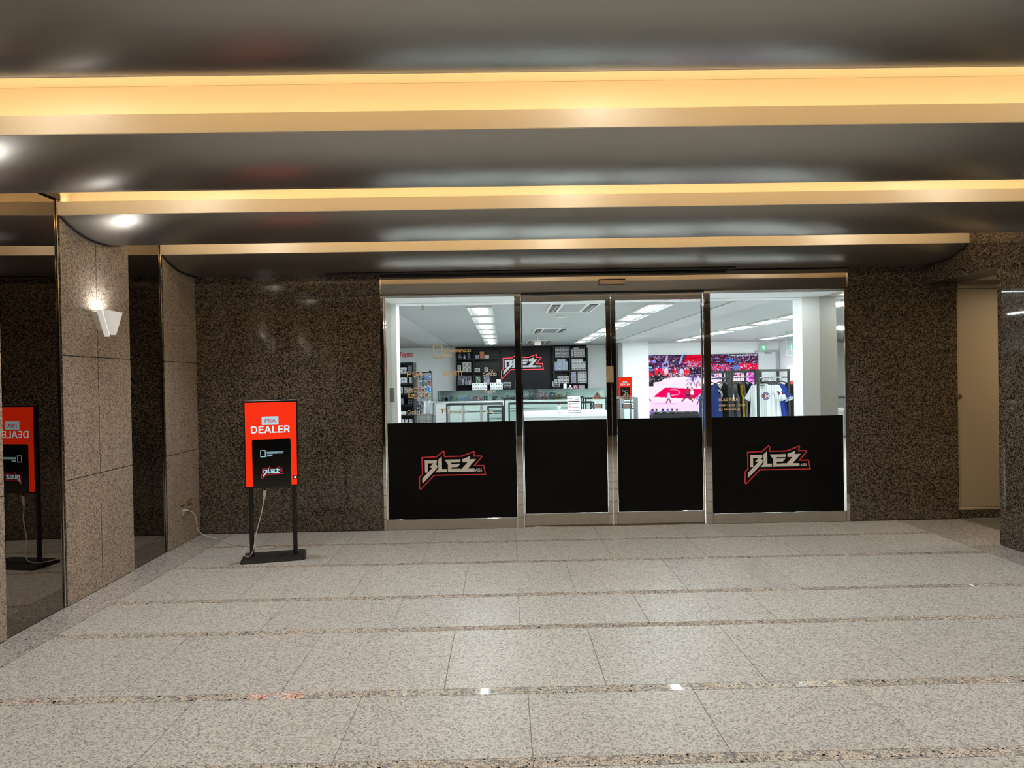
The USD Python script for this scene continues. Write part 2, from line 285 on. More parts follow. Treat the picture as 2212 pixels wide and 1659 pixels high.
# ---- left wall: granite columns and tinted mirror bays (the wall is a touch out of square)
wl = struct('wall_left', (-3.058, 0, 0), math.degrees(math.atan(.0297)))
obj('wall_core', bx(-.35, -.045, -11, .1, -.05, 3.05), 'joint', wl)
COURSES = [(0.0, .856), (.856, 1.712), (1.712, 2.94)]
for k, yb in enumerate(BAYS):
    y0, y1 = yb, min(yb + .906, -.002); mid = yb + .44
    halves = [(y0, mid), (mid, y1)] if k else [(y0, y1)]
    obj('column_backing', bx(-.044, -.0205, y0 + .012, y1 - .006, 0, 2.94), 'joint', wl)
    for (c, d) in halves:
        for z0, z1 in COURSES:
            obj('granite_panel', bx(-.02, 0, c + (.0122 if c == y0 else .0035), d - .0035, z0 + (.003 if z0 else .004), z1 - .003, .001), 'honed_granite', wl)
    fz = [q for q in (.856, 1.712)]
    obj('joint_filler', cat(bx(-.0204, -.002, mid - .0034, mid + .0034, .004, 2.94) if k else bx(-.0204, -.002, y1 - .0034, y1, .004, 2.94), *[bx(-.0204, -.002, c + (.0123 if c == y0 else .0036), d - .0036, q - .0029, q + .0029) for c, d in halves for q in fz]), 'joint', wl)
    obj('cove_end', bx(.0005, .006, y0 + .016, y1, 2.757, 2.943), 'cove_paint', wl)
    obj('column_return', bx(-.044, -.0003, y0, y0 + .0115, .003, 2.94, .001), 'polished_granite', wl)
    obj('edge_trim', bx(-.0115, -.001, y0 - .014, y0 - .004, .003, 2.765, .002), 'brushed_steel', wl)
    g0, g1 = y0 - PITCH_Y + .906, y0
    obj('mirror_panel', bx(-.044, -.012, g0 + .002, g1 - .018, .004, 2.755), 'tinted_mirror', wl)
    obj('mirror_head', bx(-.044, .012, g0 - .01, g1 + .005, 2.765, 2.80), 'dark_trim', wl)
    obj('cove_return', bx(-.044, -.02, g0, g1, 2.80, 2.94), 'cove_paint', wl)

# ---- front wall
wf = struct('wall_front')
def granite_wall(parent, x0, x1, zs, y=0.0, t=.03, m='polished_granite'):
    for a, b in zip(zs[:-1], zs[1:]):
        obj('granite_panel', bx(x0 + .0009, x1 - .0009, y, y + t, a + .0009, b - .0009, .0008), m, parent)
Z4 = [.004, .856, 1.712, 2.37, 2.94]
obj('wall_core', bx(-3.2, -1.224, .032, .5, -.05, 3.05), 'joint', wf)
obj('wall_core', bx(3.484, 4.60, .032, .5, -.05, 3.05), 'joint', wf)
obj('wall_core', bx(-1.224, 3.484, .012, .5, 2.56, 3.05), 'joint', wf)
for a, b in ((-3.075, -2.14), (-2.14, -1.224)): granite_wall(wf, a, b, Z4)
for a, b in ((3.484, 4.235), (4.235, 4.60)): granite_wall(wf, a, b, Z4)

# ---- right wall with the opening to the corridor
wr = struct('wall_right')
obj('wall_core', bx(4.27, 4.58, -11, -1.05, -.05, 3.05), 'joint', wr)
obj('lintel_core', bx(4.272, 4.58, -1.07, -.004, 2.40, 3.05), 'joint', wr)
ys = [-1.045, -1.95, -2.85, -3.75, -4.65, -5.55]
for a, b in zip(ys[:-1], ys[1:]):
    for z0, z1 in zip(Z4[:-1], Z4[1:]):
        obj('granite_panel', bx(4.25, 4.27, b + .0009, a - .0009, z0 + .0009, z1 - .0009, .0008), 'polished_granite', wr)
for z0, z1 in zip(Z4[:-1], Z4[1:]):
    obj('granite_panel', bx(4.25, 4.27, -11, -5.551, z0 + .0009, z1 - .0009), 'polished_granite', wr)
    obj('granite_return', bx(4.27, 4.60, -1.05, -1.03, z0 + .0009, z1 - .0009), 'polished_granite', wr)
obj('lintel_panel', bx(4.25, 4.271, -1.0441, -.002, 2.383, 2.94, .001), 'polished_granite', wr)
obj('lintel_soffit', bx(4.272, 4.60, -1.03, -.004, 2.386, 2.40), 'dark_trim', wr)

# ---- rear wall of the lobby, behind the camera
wb = struct('wall_rear')
obj('rear_panel', bx(-3.3, 4.6, -11.05, -11, -.03, 3.05), 'dark_granite', wb)

# ---- corridor beyond the opening
f2 = struct('floor_001'); obj('corridor_floor', bx(4.617, 7.2, -3.2, .03, -.04, -.002), 'corridor_floor', f2)
wc = struct('wall_corridor')
obj('wall_back', bx(4.602, 7.2, .06, .12, -.04, 2.6), 'corridor_paint', wc); obj('wall_side', bx(7.2, 7.26, -3.2, .12, -.04, 2.6), 'corridor_paint', wc); obj('wall_near', bx(4.58, 7.2, -3.26, -3.2, -.04, 2.6), 'corridor_paint', wc)
obj('skirting', bx(4.604, 7.2, .02, .059, .001, .083, .004), 'polished_granite', wc)
c2 = struct('ceiling_002'); obj('corridor_ceiling', bx(4.605, 7.2, -3.2, .06, 2.42, 2.46), 'corridor_paint', c2)
d3 = struct('door_3')
obj('door_frame', cat(bx(4.602, 4.625, .02, .059, .085, 2.37, .003), bx(5.56, 5.60, .02, .059, .085, 2.37, .003), bx(4.602, 5.60, .02, .059, 2.34, 2.38, .003), bx(4.602, 5.60, .018, .059, .085, .11, .003)), 'tan_door', d3)
dl_ = obj('door_leaf', bx(4.628, 5.557, .03, .055, .114, 2.335, .003), 'tan_door', d3)
kz = P(2073, 857, .02)
obj('door_knob', cat(cyl((kz[0], .03, kz[2]), (kz[0], .022, kz[2]), .026, 20), cyl((kz[0], .024, kz[2]), (kz[0], .004, kz[2]), .017, 20)), 'brushed_steel', dl_, smooth=40)

# ---- ceiling: shallow dark vaults between warm-lit coves
ce = struct('ceiling')
obj('cove_ceiling', bx(-3.3, 4.6, -11, .02, 2.945, 3.0), 'cove_paint', ce)
VX1 = 4.249
for k, yb in enumerate(BAYS):
    L = .906; c = yb + .45; xw = wall_x(yb + .3) + .004
    ye = yb + L if k else -.001
    yy = [y for y in np.linspace(yb, yb + L, 33) if y < ye - 1e-6] + [ye]
    def prof(y):
        z = 2.565 + .1*(abs(y - c)/.45)**2.2
        return 2.565 if (k == 0 and y > c) else z
    low = [(y, prof(y)) for y in yy]
    n = len(low); xs = np.linspace(xw, VX1, 2)
    v = [[x, y, z] for x in xs for y, z in low]; f = []
    for i in range(n - 1): f += [[i, i + 1, n + i + 1], [i, n + i + 1, n + i]]
    vault = trimesh.Trimesh(v, f, process=False)
    obj('vault', vault, 'belly_metal', ce, smooth=True)
    # end trim along the walls, following the curve
    for xa, xb in ((xw, xw + .012), (VX1 - .012, VX1)):
        poly = [(y, z) for y, z in low] + [(y, z - .011) for y, z in low[::-1]]
        m = prism(Polygon(poly), 0, 1); vv = m.vertices
        obj('vault_end_trim', trimesh.Trimesh(np.c_[xa + (xb - xa)*vv[:, 1], vv[:, 0], vv[:, 2]], m.faces, process=False), 'dark_trim', ce)
    obj('vault_lip', bx(xw, VX1, yb - .002, yb + .014, 2.662, 2.752, .002), 'cove_paint', ce)
    obj('lamp_trough', bx(xw, VX1, yb + .014, yb + .15, 2.668, 2.70), 'cove_paint', ce)
    obj('cove_back', bx(xw, VX1, yb + .15, yb + .165, 2.66, 2.944), 'cove_paint', ce)
    if k: obj('vault_top', bx(xw, VX1, yb + .70, yb + L, 2.664, 2.70), 'cove_paint', ce); obj('lamp_fascia', bx(xw, VX1, yb + L - .012, yb + L, 2.701, 2.775), 'cove_paint', ce); obj('cove_front', bx(xw, VX1, yb + .68, yb + .70, 2.60, 2.944), 'cove_paint', ce)
    for x in (-2.05, .48, 3.03):
        obj('downlight_ring', trimesh.creation.annulus(.055, .075, .012, transform=trimesh.transformations.translation_matrix((x, yb - .27, 2.938))), 'white_plastic', ce)
for y, x1 in ((-.16, 2.3), (-.10, 2.25)):
    obj('slot_vent', bx(-1.75, x1, y - .012, y + .012, 2.552, 2.567, .003), 'dark_trim', ce)

# ================================================================== STOREFRONT
LK = 3.785e-4
LOGO = dict(
 B=[(345,545),(668,538),(666,610),(628,655),(660,662),(676,690),(672,740),(650,778),(290,1152),(273,1152),(270,1028),(548,740),(470,728),(568,622),(420,628),(420,868),(345,868)],
 L=[(700,530),(795,440),(800,780),(922,775),(922,858),(615,862),(700,775)],
 EZ=[(868,528),(1292,518),(1292,600),(1045,605),(1045,640),(1290,635),(1215,722),(1052,728),(1052,772),(1290,765),(1300,785),(1478,597),(1340,600),(1340,515),(1555,430),(1527,515),(1705,510),(1480,762),(1662,760),(1662,840),(955,858),(955,655)],
 edge=[(275,472),(660,452),(838,300),(866,330),(870,446),(1325,435),(1655,308),(1672,330),(1640,430),(1845,428),(1856,455),(1655,684),(1905,680),(1948,918),(590,942),(228,1314),(196,1298),(196,1000),(278,922)])
def LP(pts, s=1.0): return [((x - 1072)*LK*s, -(y - 808 + .020*(x - 1072))*LK*s) for x, y in pts]
def logo_parts(s=1.0):
    let = unary_union([Polygon(LP(LOGO[k], s)).buffer(0) for k in ('B', 'L', 'EZ')])
    return ring2d(LP(LOGO['edge'], s), 16*LK*s), let
def add_logo(parent, cx, cz, y, s=1.0, red='logo_red', white='logo_white', d=.0015, dw=None, asia=True, simplify=0):
    red_p, let = logo_parts(s); dw = d if dw is None else dw
    mv = lambda m: move(m, cx, 0, cz)
    obj('logo_outline', mv(prism(red_p, y - d, y)), red, parent)
    mm = mv(prism(let, y - dw, y))
    if asia:
        (x0, z0), (x1, z1) = LP([(1685, 842), (1862, 762)], s)
        mm = cat(mm, text('ASIA', cx + x0, cx + x1, cz + z0, cz + z1, y, dw))
    obj('logo_letters', mm, white, parent)

tr = struct('trim_1')   # polished steel head over the whole front
obj('head_panel', hull([[x, y, z] for x in (-1.2, 3.46) for y, z in ((-.0238, 2.362), (.012, 2.362), (-.0225, 2.548), (.012, 2.548))]), 'mirror_steel', tr)
obj('end_stile', bx(-1.222, -1.201, -.022, .012, 2.362, 2.552, .001), 'brushed_steel', tr)
obj('end_stile', bx(3.461, 3.482, -.022, .012, 2.362, 2.552, .001), 'brushed_steel', tr)
obj('track_cover', bx(.19, 2.03, .0, .10, 2.342, 2.361), 'frame_black', tr)
tl = struct('trim_2')   # mirror-finish reveals on both sides, behind the glass
obj('reveal', bx(-1.222, -1.214, .031, .58, .0, 2.372), 'mirror_steel', tl); obj('reveal', bx(3.47, 3.478, .031, .58, .0, 2.372), 'mirror_steel', tl)

FILM_T = 1.076; PANE, FILM = {}, {}
def shop_window(name, x0, x1, posts, film):
    w = struct(name)
    for a, b in posts: obj('post', bx(a, b, -.012, .03, .002, 2.361, .002), 'mirror_steel', w)
    obj('bottom_rail', bx(x0, x1, -.01, .03, .002, .104, .002), 'brushed_steel', w)
    obj('top_bead', bx(x0, x1, -.004, .02, 2.350, 2.361, .001), 'brushed_steel', w)
    g_ = obj('glass_pane', bx(x0, x1, .0, .01, .105, 2.350), 'glass', w)
    PANE[name] = g_; FILM[name] = obj('black_film', bx(film[0], film[1], -.0016, -.0004, .107, FILM_T), 'black_film', w)
    return w
w1 = shop_window('window_1', -1.190, .118, [(-1.222, -1.191), (.119, .182)], (-1.172, .117))
w2 = shop_window('window_2', 2.091, 3.447, [(2.029, 2.090), (3.448, 3.482)], (2.093, 3.425))
obj('film_edge', bx(-1.188, -1.174, -.0016, -.0004, .107, 2.352), 'white_plastic', w1)
def center(px0, py0, px1, py1):
    a, b = P(px0, py0, 0), P(px1, py1, 0); return (a[0] + b[0])/2, (a[2] + b[2])/2
c = P(890 + 1072/12.289, 950 + 808/12.289, 0); add_logo(FILM['window_1'], c[0], c[2], -.0018)
c = P(1590 + 1098/12.289, 950 + 665/12.289, 0); add_logo(FILM['window_2'], c[0], c[2], -.0018)

def leaf(name, x0, x1, s0, s1):
    d = struct(name); y0, y1 = .032, .062
    obj('stile', bx(x0, x0 + s0, y0, y1, .006, 2.338, .002), 'mirror_steel', d); obj('stile', bx(x1 - s1, x1, y0, y1, .006, 2.338, .002), 'mirror_steel', d)
    a, b = x0 + s0, x1 - s1
    obj('bottom_rail', bx(a, b, y0 + .002, y1, .0056, .130, .002), 'brushed_steel', d); obj('top_rail', hull([[x, y, z] for x in (a, b) for y, z in ((y0 - .001, 2.276), (y1, 2.276), (y0 + .003, 2.338), (y1, 2.338))]), 'mirror_steel', d)
    PANE[name] = obj('glass_pane', bx(a, b, .043, .051, .131, 2.275), 'glass', d)
    obj('black_film', bx(a + .004, b - .004, .0408, .0424, .133, FILM_T), 'black_film', d)
    return d
dr1 = leaf('door_1', .186, 1.091, .010, .048); dr2 = leaf('door_2', 1.094, 2.024, .048, .012)
obj('door_threshold', bx(.186, 2.024, -.01, .06, .0005, .005, .001), 'brushed_steel', tr)

# lettering stuck on the left pane (places read off the photograph on the plane of the glass)
def A3(x, y, Y=-.0005): return P(840 + x/7.9, 730 + y/7.9, Y)
def word(s, x0, x1, y0, y1, mat='cream', slant=0.0, bold=True, parent=PANE['window_1'], org=A3):
    a, b = org(x0, y1), org(x1, y0)
    return text(s, a[0], b[0], a[2], b[2], -.0006, .0009, bold, slant, parent, mat)
def band(x0, x1, y0, y1, org=A3):
    a, b = org(x0, y1), org(x1, y0); return bx(a[0], b[0], -.0015, -.0006, a[2], b[2])
word('GRADINGSERVICES', 935, 1402, 187, 246); word('JAPAN', 925, 1082, 268, 330)
obj('bracket_mark', cat(band(757, 775, 112, 345), band(757, 915, 112, 128), band(757, 915, 328, 345), band(897, 915, 112, 205), band(897, 915, 235, 345), band(870, 915, 205, 222)), 'cream', PANE['window_1'])
word('PSA', 310, 592, 568, 662); word('BECKETT', 930, 1260, 560, 645); word('CGC', 1690, 1802, 537, 588, 'cream_white', 0, False); word('CARDS', 1602, 1840, 592, 645, 'cream_white')
word('UPPER', 345, 585, 893, 940, 'cream', .3); word('DECK', 345, 600, 955, 1003, 'cream', .3)
dia = [A3(*q)[[0, 2]] for q in ((330, 890), (400, 880), (458, 845), (520, 872), (595, 860), (640, 925), (600, 985), (530, 1000), (462, 1035), (400, 1012), (328, 1020))]
obj('lettering_frame', prism(ring2d([tuple(q) for q in dia], .0035), -.0015, -.0006), 'cream', PANE['window_1'])
word('Goldin', 315, 612, 1228, 1310, 'cream_white', 0, False); word('Fanatics', 1005, 1338, 1215, 1300, 'cream_white')
obj('flag_mark', cat(band(890, 975, 1208, 1228), band(905, 965, 1240, 1258), band(905, 925, 1208, 1300)), 'cream', PANE['window_1'])
word('ebay', 1640, 1800, 1232, 1295, 'cream_white', 0, False); word('Topps', 1625, 1822, 880, 955, 'cream_white', .35)
def A6(x, y, Y=-.0005): return P(1520 + x/7.135, 720 + y/7.135, Y)
word('BLEZ ASIA', 235, 532, 990, 1046, 'cream', 0, True, PANE['window_2'], A6); word('OPEN 12:00 - 20:00', 235, 642, 1090, 1130, 'cream', 0, True, PANE['window_2'], A6); word('blezasia_jp', 318, 565, 1150, 1192, 'cream', 0, True, PANE['window_2'], A6)
a, b = A6(237, 1193), A6(285, 1147); cxm, czm = (a[0] + b[0])/2, (a[2] + b[2])/2; rr = (b[0] - a[0])/2
obj('camera_mark', prism(unary_union([sbox(cxm - rr, czm - rr, cxm + rr, czm + rr).buffer(.001).difference(sbox(cxm - rr*.72, czm - rr*.72, cxm + rr*.72, czm + rr*.72)), Point(cxm, czm).buffer(rr*.42).difference(Point(cxm, czm).buffer(rr*.2))]), -.0015, -.0006), 'cream', PANE['window_2'])
# automatic door stickers: a triangle and an arrow on each leaf
for d, tx, ax, sgn in ((PANE['door_1'], 1290, 1289, -1), (PANE['door_2'], 1353, 1355, 1)):
    a = P(tx, 847, .042); b = P(tx - 11, 862.5, .042); c = P(tx + 11, 862.5, .042)
    tri = Polygon([(a[0] - .01, a[2]), (a[0] + .01, a[2]), (c[0], c[2]), (b[0], b[2])])
    obj('warning_triangle', prism(tri, .0395, .0405), 'sticker_tan', d)
    m = (a + b + c)/3; z0 = b[2]
    obj('warning_mark', cat(prism(Polygon([(m[0] - .008, a[2] - .012), (m[0] + .008, a[2] - .012), (m[0] + .003, z0 + .026), (m[0] - .003, z0 + .026)]), .0385, .0394), prism(Point(m[0], z0 + .014).buffer(.006, 6), .0385, .0394)), 'sticker_blue', d)
    obj('hand_mark', cat(prism(Point(m[0] - .022, z0 + .018).buffer(.009, 5), .0385, .0394), prism(Point(m[0] + .022, z0 + .018).buffer(.009, 5), .0385, .0394)), 'sticker_red', d)
    c = P(ax, 877, .042); h, w = .021, .056
    ar = lambda k: Polygon([(c[0] - sgn*w*k, c[2] - h*k), (c[0] + sgn*w*.62*k, c[2] - h*k), (c[0] + sgn*w*k, c[2]), (c[0] + sgn*w*.62*k, c[2] + h*k), (c[0] - sgn*w*k, c[2] + h*k)])
    obj('arrow_sticker', prism(ar(1), .0395, .0405), 'sticker_blue', d); obj('arrow_field', prism(ar(.74), .0385, .0394), 'paper', d)
    obj('arrow_dots', cat(*[prism(Point(c[0] + q, c[2]).buffer(.006, 5), .0375, .0384) for q in (-.024, .02)], prism(sbox(c[0] - .010, c[2] - .003, c[0] + .009, c[2] + .003), .0375, .0384)), 'sticker_red', d)

# ================================================================== THINGS IN THE LOBBY
# door sensor on the head
s = thing('door_sensor', 'small tan motion sensor mounted on the steel head above the sliding doors', 'sensor')
a, b = P(1294, 614.5, -.05), P(1350, 604, -.05)
sb_ = obj('sensor_body', bx(a[0], b[0], -.066, -.031, a[2], b[2], .004), 'sensor_tan', s); obj('sensor_top', bx(a[0] - .002, b[0] + .002, -.068, -.031, b[2] + .0005, b[2] + .008, .002), 'black_plastic', s)
obj('status_light', trimesh.creation.icosphere(1, .0035).apply_translation((a[0] + .055, -.067, a[2] + .004)), 'led_blue', sb_)
# paper taped over the meeting stiles
a, b = P(1310, 826, .03), P(1325, 790, .03)
one('tape_sheet', bx(a[0], b[0], .0285, .0315, a[2], b[2], .0005), 'tape', 'piece of tan masking paper taped across the two door stiles', 'tape')

# wall sconces
def sconce(y, label):
    t = thing('wall_sconce', label, 'wall lamp', (wall_x(y) + .001, y, 0), math.degrees(math.atan(.0297)), None)
    zt, zb = 2.05, 1.885
    def wedge(y0t, y1t, yb0, yb1, x0, x1, zt, zb): return hull([[x, yy, z] for x in (x0, x1) for yy, z in ((y0t, zt), (y1t, zt), (yb0, zb), (yb1, zb))])
    bb_ = obj('back_box', wedge(-.085, .085, -.012, .012, .0, .048, zt - .006, zb + .03), 'sconce_white', t)
    obj('front_plate', wedge(-.10, .10, -.002, .002, .050, .086, zt + .002, zb - .02), 'lit_acrylic', t)
    obj('front_plate', wedge(-.10, .10, -.002, .002, .099, .133, zt + .002, zb - .008), 'lit_acrylic', t)
    obj('spacer', wedge(-.07, .07, -.003, .003, .048, .098, zt - .02, zb + .02), 'sconce_white', t)
    obj('lamp_opening', bx(.006, .042, -.07, .07, zt - .0055, zt - .003), 'sconce_glow', bb_)
    l = UsdLux.RectLight.Define(stage, str(t.GetPath()) + '/lamp_light')
    x = UsdGeom.Xformable(l); x.AddTranslateOp().Set(Gf.Vec3d(.068, 0, zt + .006)); x.AddRotateXYZOp().Set(Gf.Vec3f(180, 0, 0))
    l.CreateWidthAttr(.06); l.CreateHeightAttr(.16); l.CreateIntensityAttr(SCONCE); l.CreateColorAttr(Gf.Vec3f(1, .97, .93))
    return t
sconce(-1.753, 'white wedge-shaped wall sconce lit on the second granite column of the left wall')
sconce(-3.22, 'white wedge-shaped wall sconce on the granite column nearest the viewer at far left')

# digital sign on its stand
def rounded(w, h, r, cx=0, cz=0, top_only=False):
    p = sbox(cx - w/2 + r, cz - h/2 + r, cx + w/2 - r, cz + h/2 - r).buffer(r, 6)
    return unary_union([p, sbox(cx - w/2, cz - h/2, cx + w/2, cz)]) if top_only else p
def digital_sign(label, loc, rotz, scale=1.0, stand=True, zc=1.0):
    t = thing('digital_sign', label, 'digital sign', loc, rotz); S = scale
    k = .000925*S; W, H = .433*S, .74*S
    def q(x, y): return ((x - 438)*k, zc - (y - 492)*k)
    obj('housing', bx(-W/2, W/2, .0, .045*S, zc - H/2, zc + H/2, .004), 'black_plastic', t)
    obj('rear_box', bx(-W*.32, W*.32, .045*S, .075*S, zc - H*.3, zc + H*.3, .006), 'black_plastic', t)
    scr = obj('screen', bx(-.205*S, .205*S, -.0018, -.0004, zc - .352*S, zc + .352*S), 'screen_red', t)
    y1 = -.0019
    (x0, z1), (x1, z0) = q(273, 447), q(608, 872)
    blk = unary_union([rounded(x1 - x0, z1 - z0, .014*S, (x0 + x1)/2, (z0 + z1)/2), sbox(x0, zc - .352*S, x1, zc)])
    obj('black_field', prism(blk, y1 - .001, y1), 'screen_black', scr)
    (x0, z1), (x1, z0) = q(360, 240), q(505, 317)
    obj('badge', prism(rounded(x1 - x0, z1 - z0, .003*S, (x0 + x1)/2, (z0 + z1)/2), y1 - .001, y1), 'screen_cyan', scr)
    def wd(s_, xa, xb, ya, yb, m, bold=True): (a0, b1), (a1, b0) = q(xa, ya), q(xb, yb); return text(s_, a0, a1, b0, b1, y1 - .0011, .001, bold, 0, scr, m)
    wd('PSA', 387, 482, 263, 296, 'screen_pink'); wd('DEALER', 266, 604, 326, 392, 'screen_white')
    (x0, z1), (x1, z0) = q(342, 547), q(388, 610); cx, cz = (x0 + x1)/2, (z0 + z1)/2
    obj('bracket_mark', prism(sbox(x0, z0, x1, z1).difference(sbox(x0 + .005*S, z0 + .005*S, x1 - .005*S, z1 - .005*S)), y1 - .002, y1 - .001), 'screen_cyan', scr)
    obj('bracket_corner', prism(sbox(cx + .008*S, z1 - .006*S, x1, z1), y1 - .003, y1 - .002), 'screen_yellow', scr)
    wd('GRADINGSERVICES', 398, 543, 562, 582, 'screen_cyan'); wd('JAPAN', 398, 446, 588, 606, 'screen_cyan')
    c = q(445, 755); s2 = (190*k)/(1752*LK)
    add_logo(scr, c[0], c[1], y1 - .001, s2, 'screen_logo', 'screen_cyan', .001, .0012, False)
    (x0, z1), (x1, z0) = q(625, 790), q(658, 822)
    obj('sensor_mark', prism(sbox(x0, z0, x1, z1), y1 - .001, y1), 'screen_black', scr); obj('sensor_ring', prism(Point((x0 + x1)/2, (z0 + z1)/2).buffer(.010*S, 8).difference(Point((x0 + x1)/2, (z0 + z1)/2).buffer(.004*S)), y1 - .002, y1 - .001), 'screen_white', scr)
    if stand:
        for x in (-.176*S, .176*S): obj('post', cyl((x, .06*S, .03), (x, .06*S, zc + H*.32), .0185*S, 18), 'black_metal', t, smooth=40)
        base = Polygon([(-.245, -.13), (.245, -.13), (.262, -.10), (.262, .13), (.235, .16), (-.235, .16), (-.262, .13), (-.262, -.10)])
        b3 = trimesh.creation.extrude_polygon(base, .026, engine='earcut'); v = b3.vertices.copy(); v[v[:, 2] > .01, :2] *= .965; b3 = trimesh.Trimesh(v, b3.faces, process=False); b3.apply_translation((0, .05, .002))
        obj('base_plate', b3, 'base_metal', t)
        obj('base_bracket', bx(-.1, .1, .03, .09, .028, .034, .002), 'base_metal', t)
    obj('power_inlet', cyl((-.062*S, .03, zc - H/2 - .018), (-.062*S, .03, zc - H/2), .009, 10), 'black_plastic', t)
    return t
SIGN = (-1.975, -1.06, 0); SR = 13.5
digital_sign('red illuminated sign reading DEALER on a black two-post floor stand', SIGN, SR, 1.0, True, .985)
# the white lead: from the sign down to the floor, a loop, then to the wall
def sg(x, y, z): c, s_ = math.cos(math.radians(SR)), math.sin(math.radians(SR)); return (SIGN[0] + c*x - s_*y, SIGN[1] + s_*x + c*y, z)
oy, oz = -.40, .315; ox = wall_x(oy)
f = lambda x, y: tuple(FL(x, y, .006))
pts = [sg(-.062, .03, .575), sg(-.068, .03, .53), sg(-.09, .0, .40), sg(-.135, -.02, .22), sg(-.16, -.05, .09), f(527, 1199), f(548, 1188), f(575, 1184), f(598, 1182), f(596, 1178), f(560, 1178.5), f(520, 1178), f(490, 1172), f(470, 1164)]
e = f(470, 1164)
pts += [(e[0] + .55*(ox - e[0]), e[1] + .5*(oy - e[1]), .10), (ox + .10, oy + .03, .27), (ox + .05, oy, oz)]
pts[5] = (pts[5][0], pts[5][1], .04); pts[6] = (pts[6][0], pts[6][1], .036)
t = thing('power_cord', 'thin white power cord looped on the floor between the red sign and the wall', 'cable')
obj('cord', tube(bezier(pts, 110), .0042, 8), 'cable_white', t, smooth=True)
obj('plug', cat(cyl(sg(-.062, .03, .592), sg(-.064, .03, .545), .0135, 12), cyl(sg(-.064, .03, .545), sg(-.070, .03, .51), .009, 12)), 'cable_white', t, smooth=40)
obj('wall_plug', cat(bx(ox + .004, ox + .045, oy - .012, oy + .012, oz - .009, oz + .009, .004), bx(ox + .0045, ox + .012, oy - .013, oy + .013, oz - .05, oz + .008, .002)), 'cable_white', t)
t = thing('wall_outlet', 'flush brown socket plates with brass flaps low on the left granite column', 'outlet', (0, 0, 0))
for dy, dz, m_ in ((.0, .045, 'outlet_brown'), (.15, .07, 'brass'), (.15, -.02, 'brass'), (.15, .03, 'outlet_brown')):
    y = oy + dy; x = wall_x(y)
    obj('flap' if m_ == 'brass' else 'plate', bx(x + .0008, x + (.014 if m_ == 'brass' else .004), y - .045, y + .045, oz + dz - .006, oz + dz + (.012 if m_ == 'brass' else .006), .002), m_, t)

# ================================================================== THE SHOP BEHIND THE GLASS
ZC, YB = 2.5, 14.15
f1 = struct('floor_001'); obj('shop_floor', bx(-4.2, 9.6, .012, YB + .1, -.05, -.001), 'store_floor', f1)
c1 = struct('ceiling_001')
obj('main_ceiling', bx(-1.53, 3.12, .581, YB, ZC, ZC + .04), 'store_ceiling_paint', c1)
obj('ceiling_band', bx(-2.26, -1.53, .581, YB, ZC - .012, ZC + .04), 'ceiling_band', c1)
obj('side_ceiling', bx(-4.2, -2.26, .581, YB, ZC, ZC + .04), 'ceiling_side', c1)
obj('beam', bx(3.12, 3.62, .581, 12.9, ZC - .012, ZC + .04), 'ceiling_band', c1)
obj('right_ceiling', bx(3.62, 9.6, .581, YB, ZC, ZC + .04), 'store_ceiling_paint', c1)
obj('entrance_soffit', bx(-1.4, 3.6, .102, .58, 2.34, 2.372), 'store_white', c1)
obj('entrance_bulkhead', bx(-1.4, 3.6, .58, .80, 2.335, ZC), 'store_white', c1)
ws = struct('wall_shop_rear'); obj('rear_face', bx(-4.2, -1.46, YB, YB + .1, -.05, 2.6), 'store_white', ws); obj('rear_face', bx(2.60, 3.45, YB, YB + .1, -.05, 2.6), 'store_white', ws)
obj('feature_face', bx(-1.46, 2.60, YB + .04, YB + .1, -.05, 2.6), 'panel_black', ws)
obj('screen_wall', bx(4.22, 9.6, 13.62, 13.72, -.05, 2.6), 'store_white', ws)
wsl = struct('wall_shop_left'); obj('side_face', bx(-4.26, -4.2, .5, YB + .1, -.05, 2.6), 'store_white', wsl)
wsr = struct('wall_shop_right'); obj('side_face', bx(8.32, 8.4, .5, 13.62, -.05, 2.6), 'store_white', wsr)
wsf = struct('wall_shop_front')
obj('front_face', bx(-4.2, -1.25, .5, .58, -.05, 2.6), 'store_white', wsf); obj('front_face', bx(3.482, 8.4, .5, .58, -.05, 2.6), 'store_white', wsf)
obj('left_pier', bx(-1.252, -1.157, .582, .82, 0, 2.335), 'store_white', wsf); obj('right_pier', bx(3.28, 3.48, .582, .82, 0, 2.335), 'store_white', wsf)
a, b = P(847, 869, .58), P(852, 838, .58)
t = thing('switch_plate', 'tall grey switch plate on the white pier behind the left window edge', 'switch')
obj('plate', bx(a[0], b[0], .574, .5815, a[2], b[2], .002), 'alu', t); obj('rocker', bx(a[0] + .006, b[0] - .006, .571, .574, (a[2] + b[2])/2 - .02, (a[2] + b[2])/2 + .02, .001), 'grey_metal', t)
pl = struct('pillar'); obj('pillar_shaft', bx(3.47, 4.22, 12.9, 13.72, 0, ZC), 'store_white', pl)

ORD = ['first', 'second', 'third', 'fourth', 'fifth', 'sixth', 'seventh', 'eighth', 'ninth', 'tenth', 'eleventh', 'twelfth', 'thirteenth', 'fourteenth', 'fifteenth', 'sixteenth']
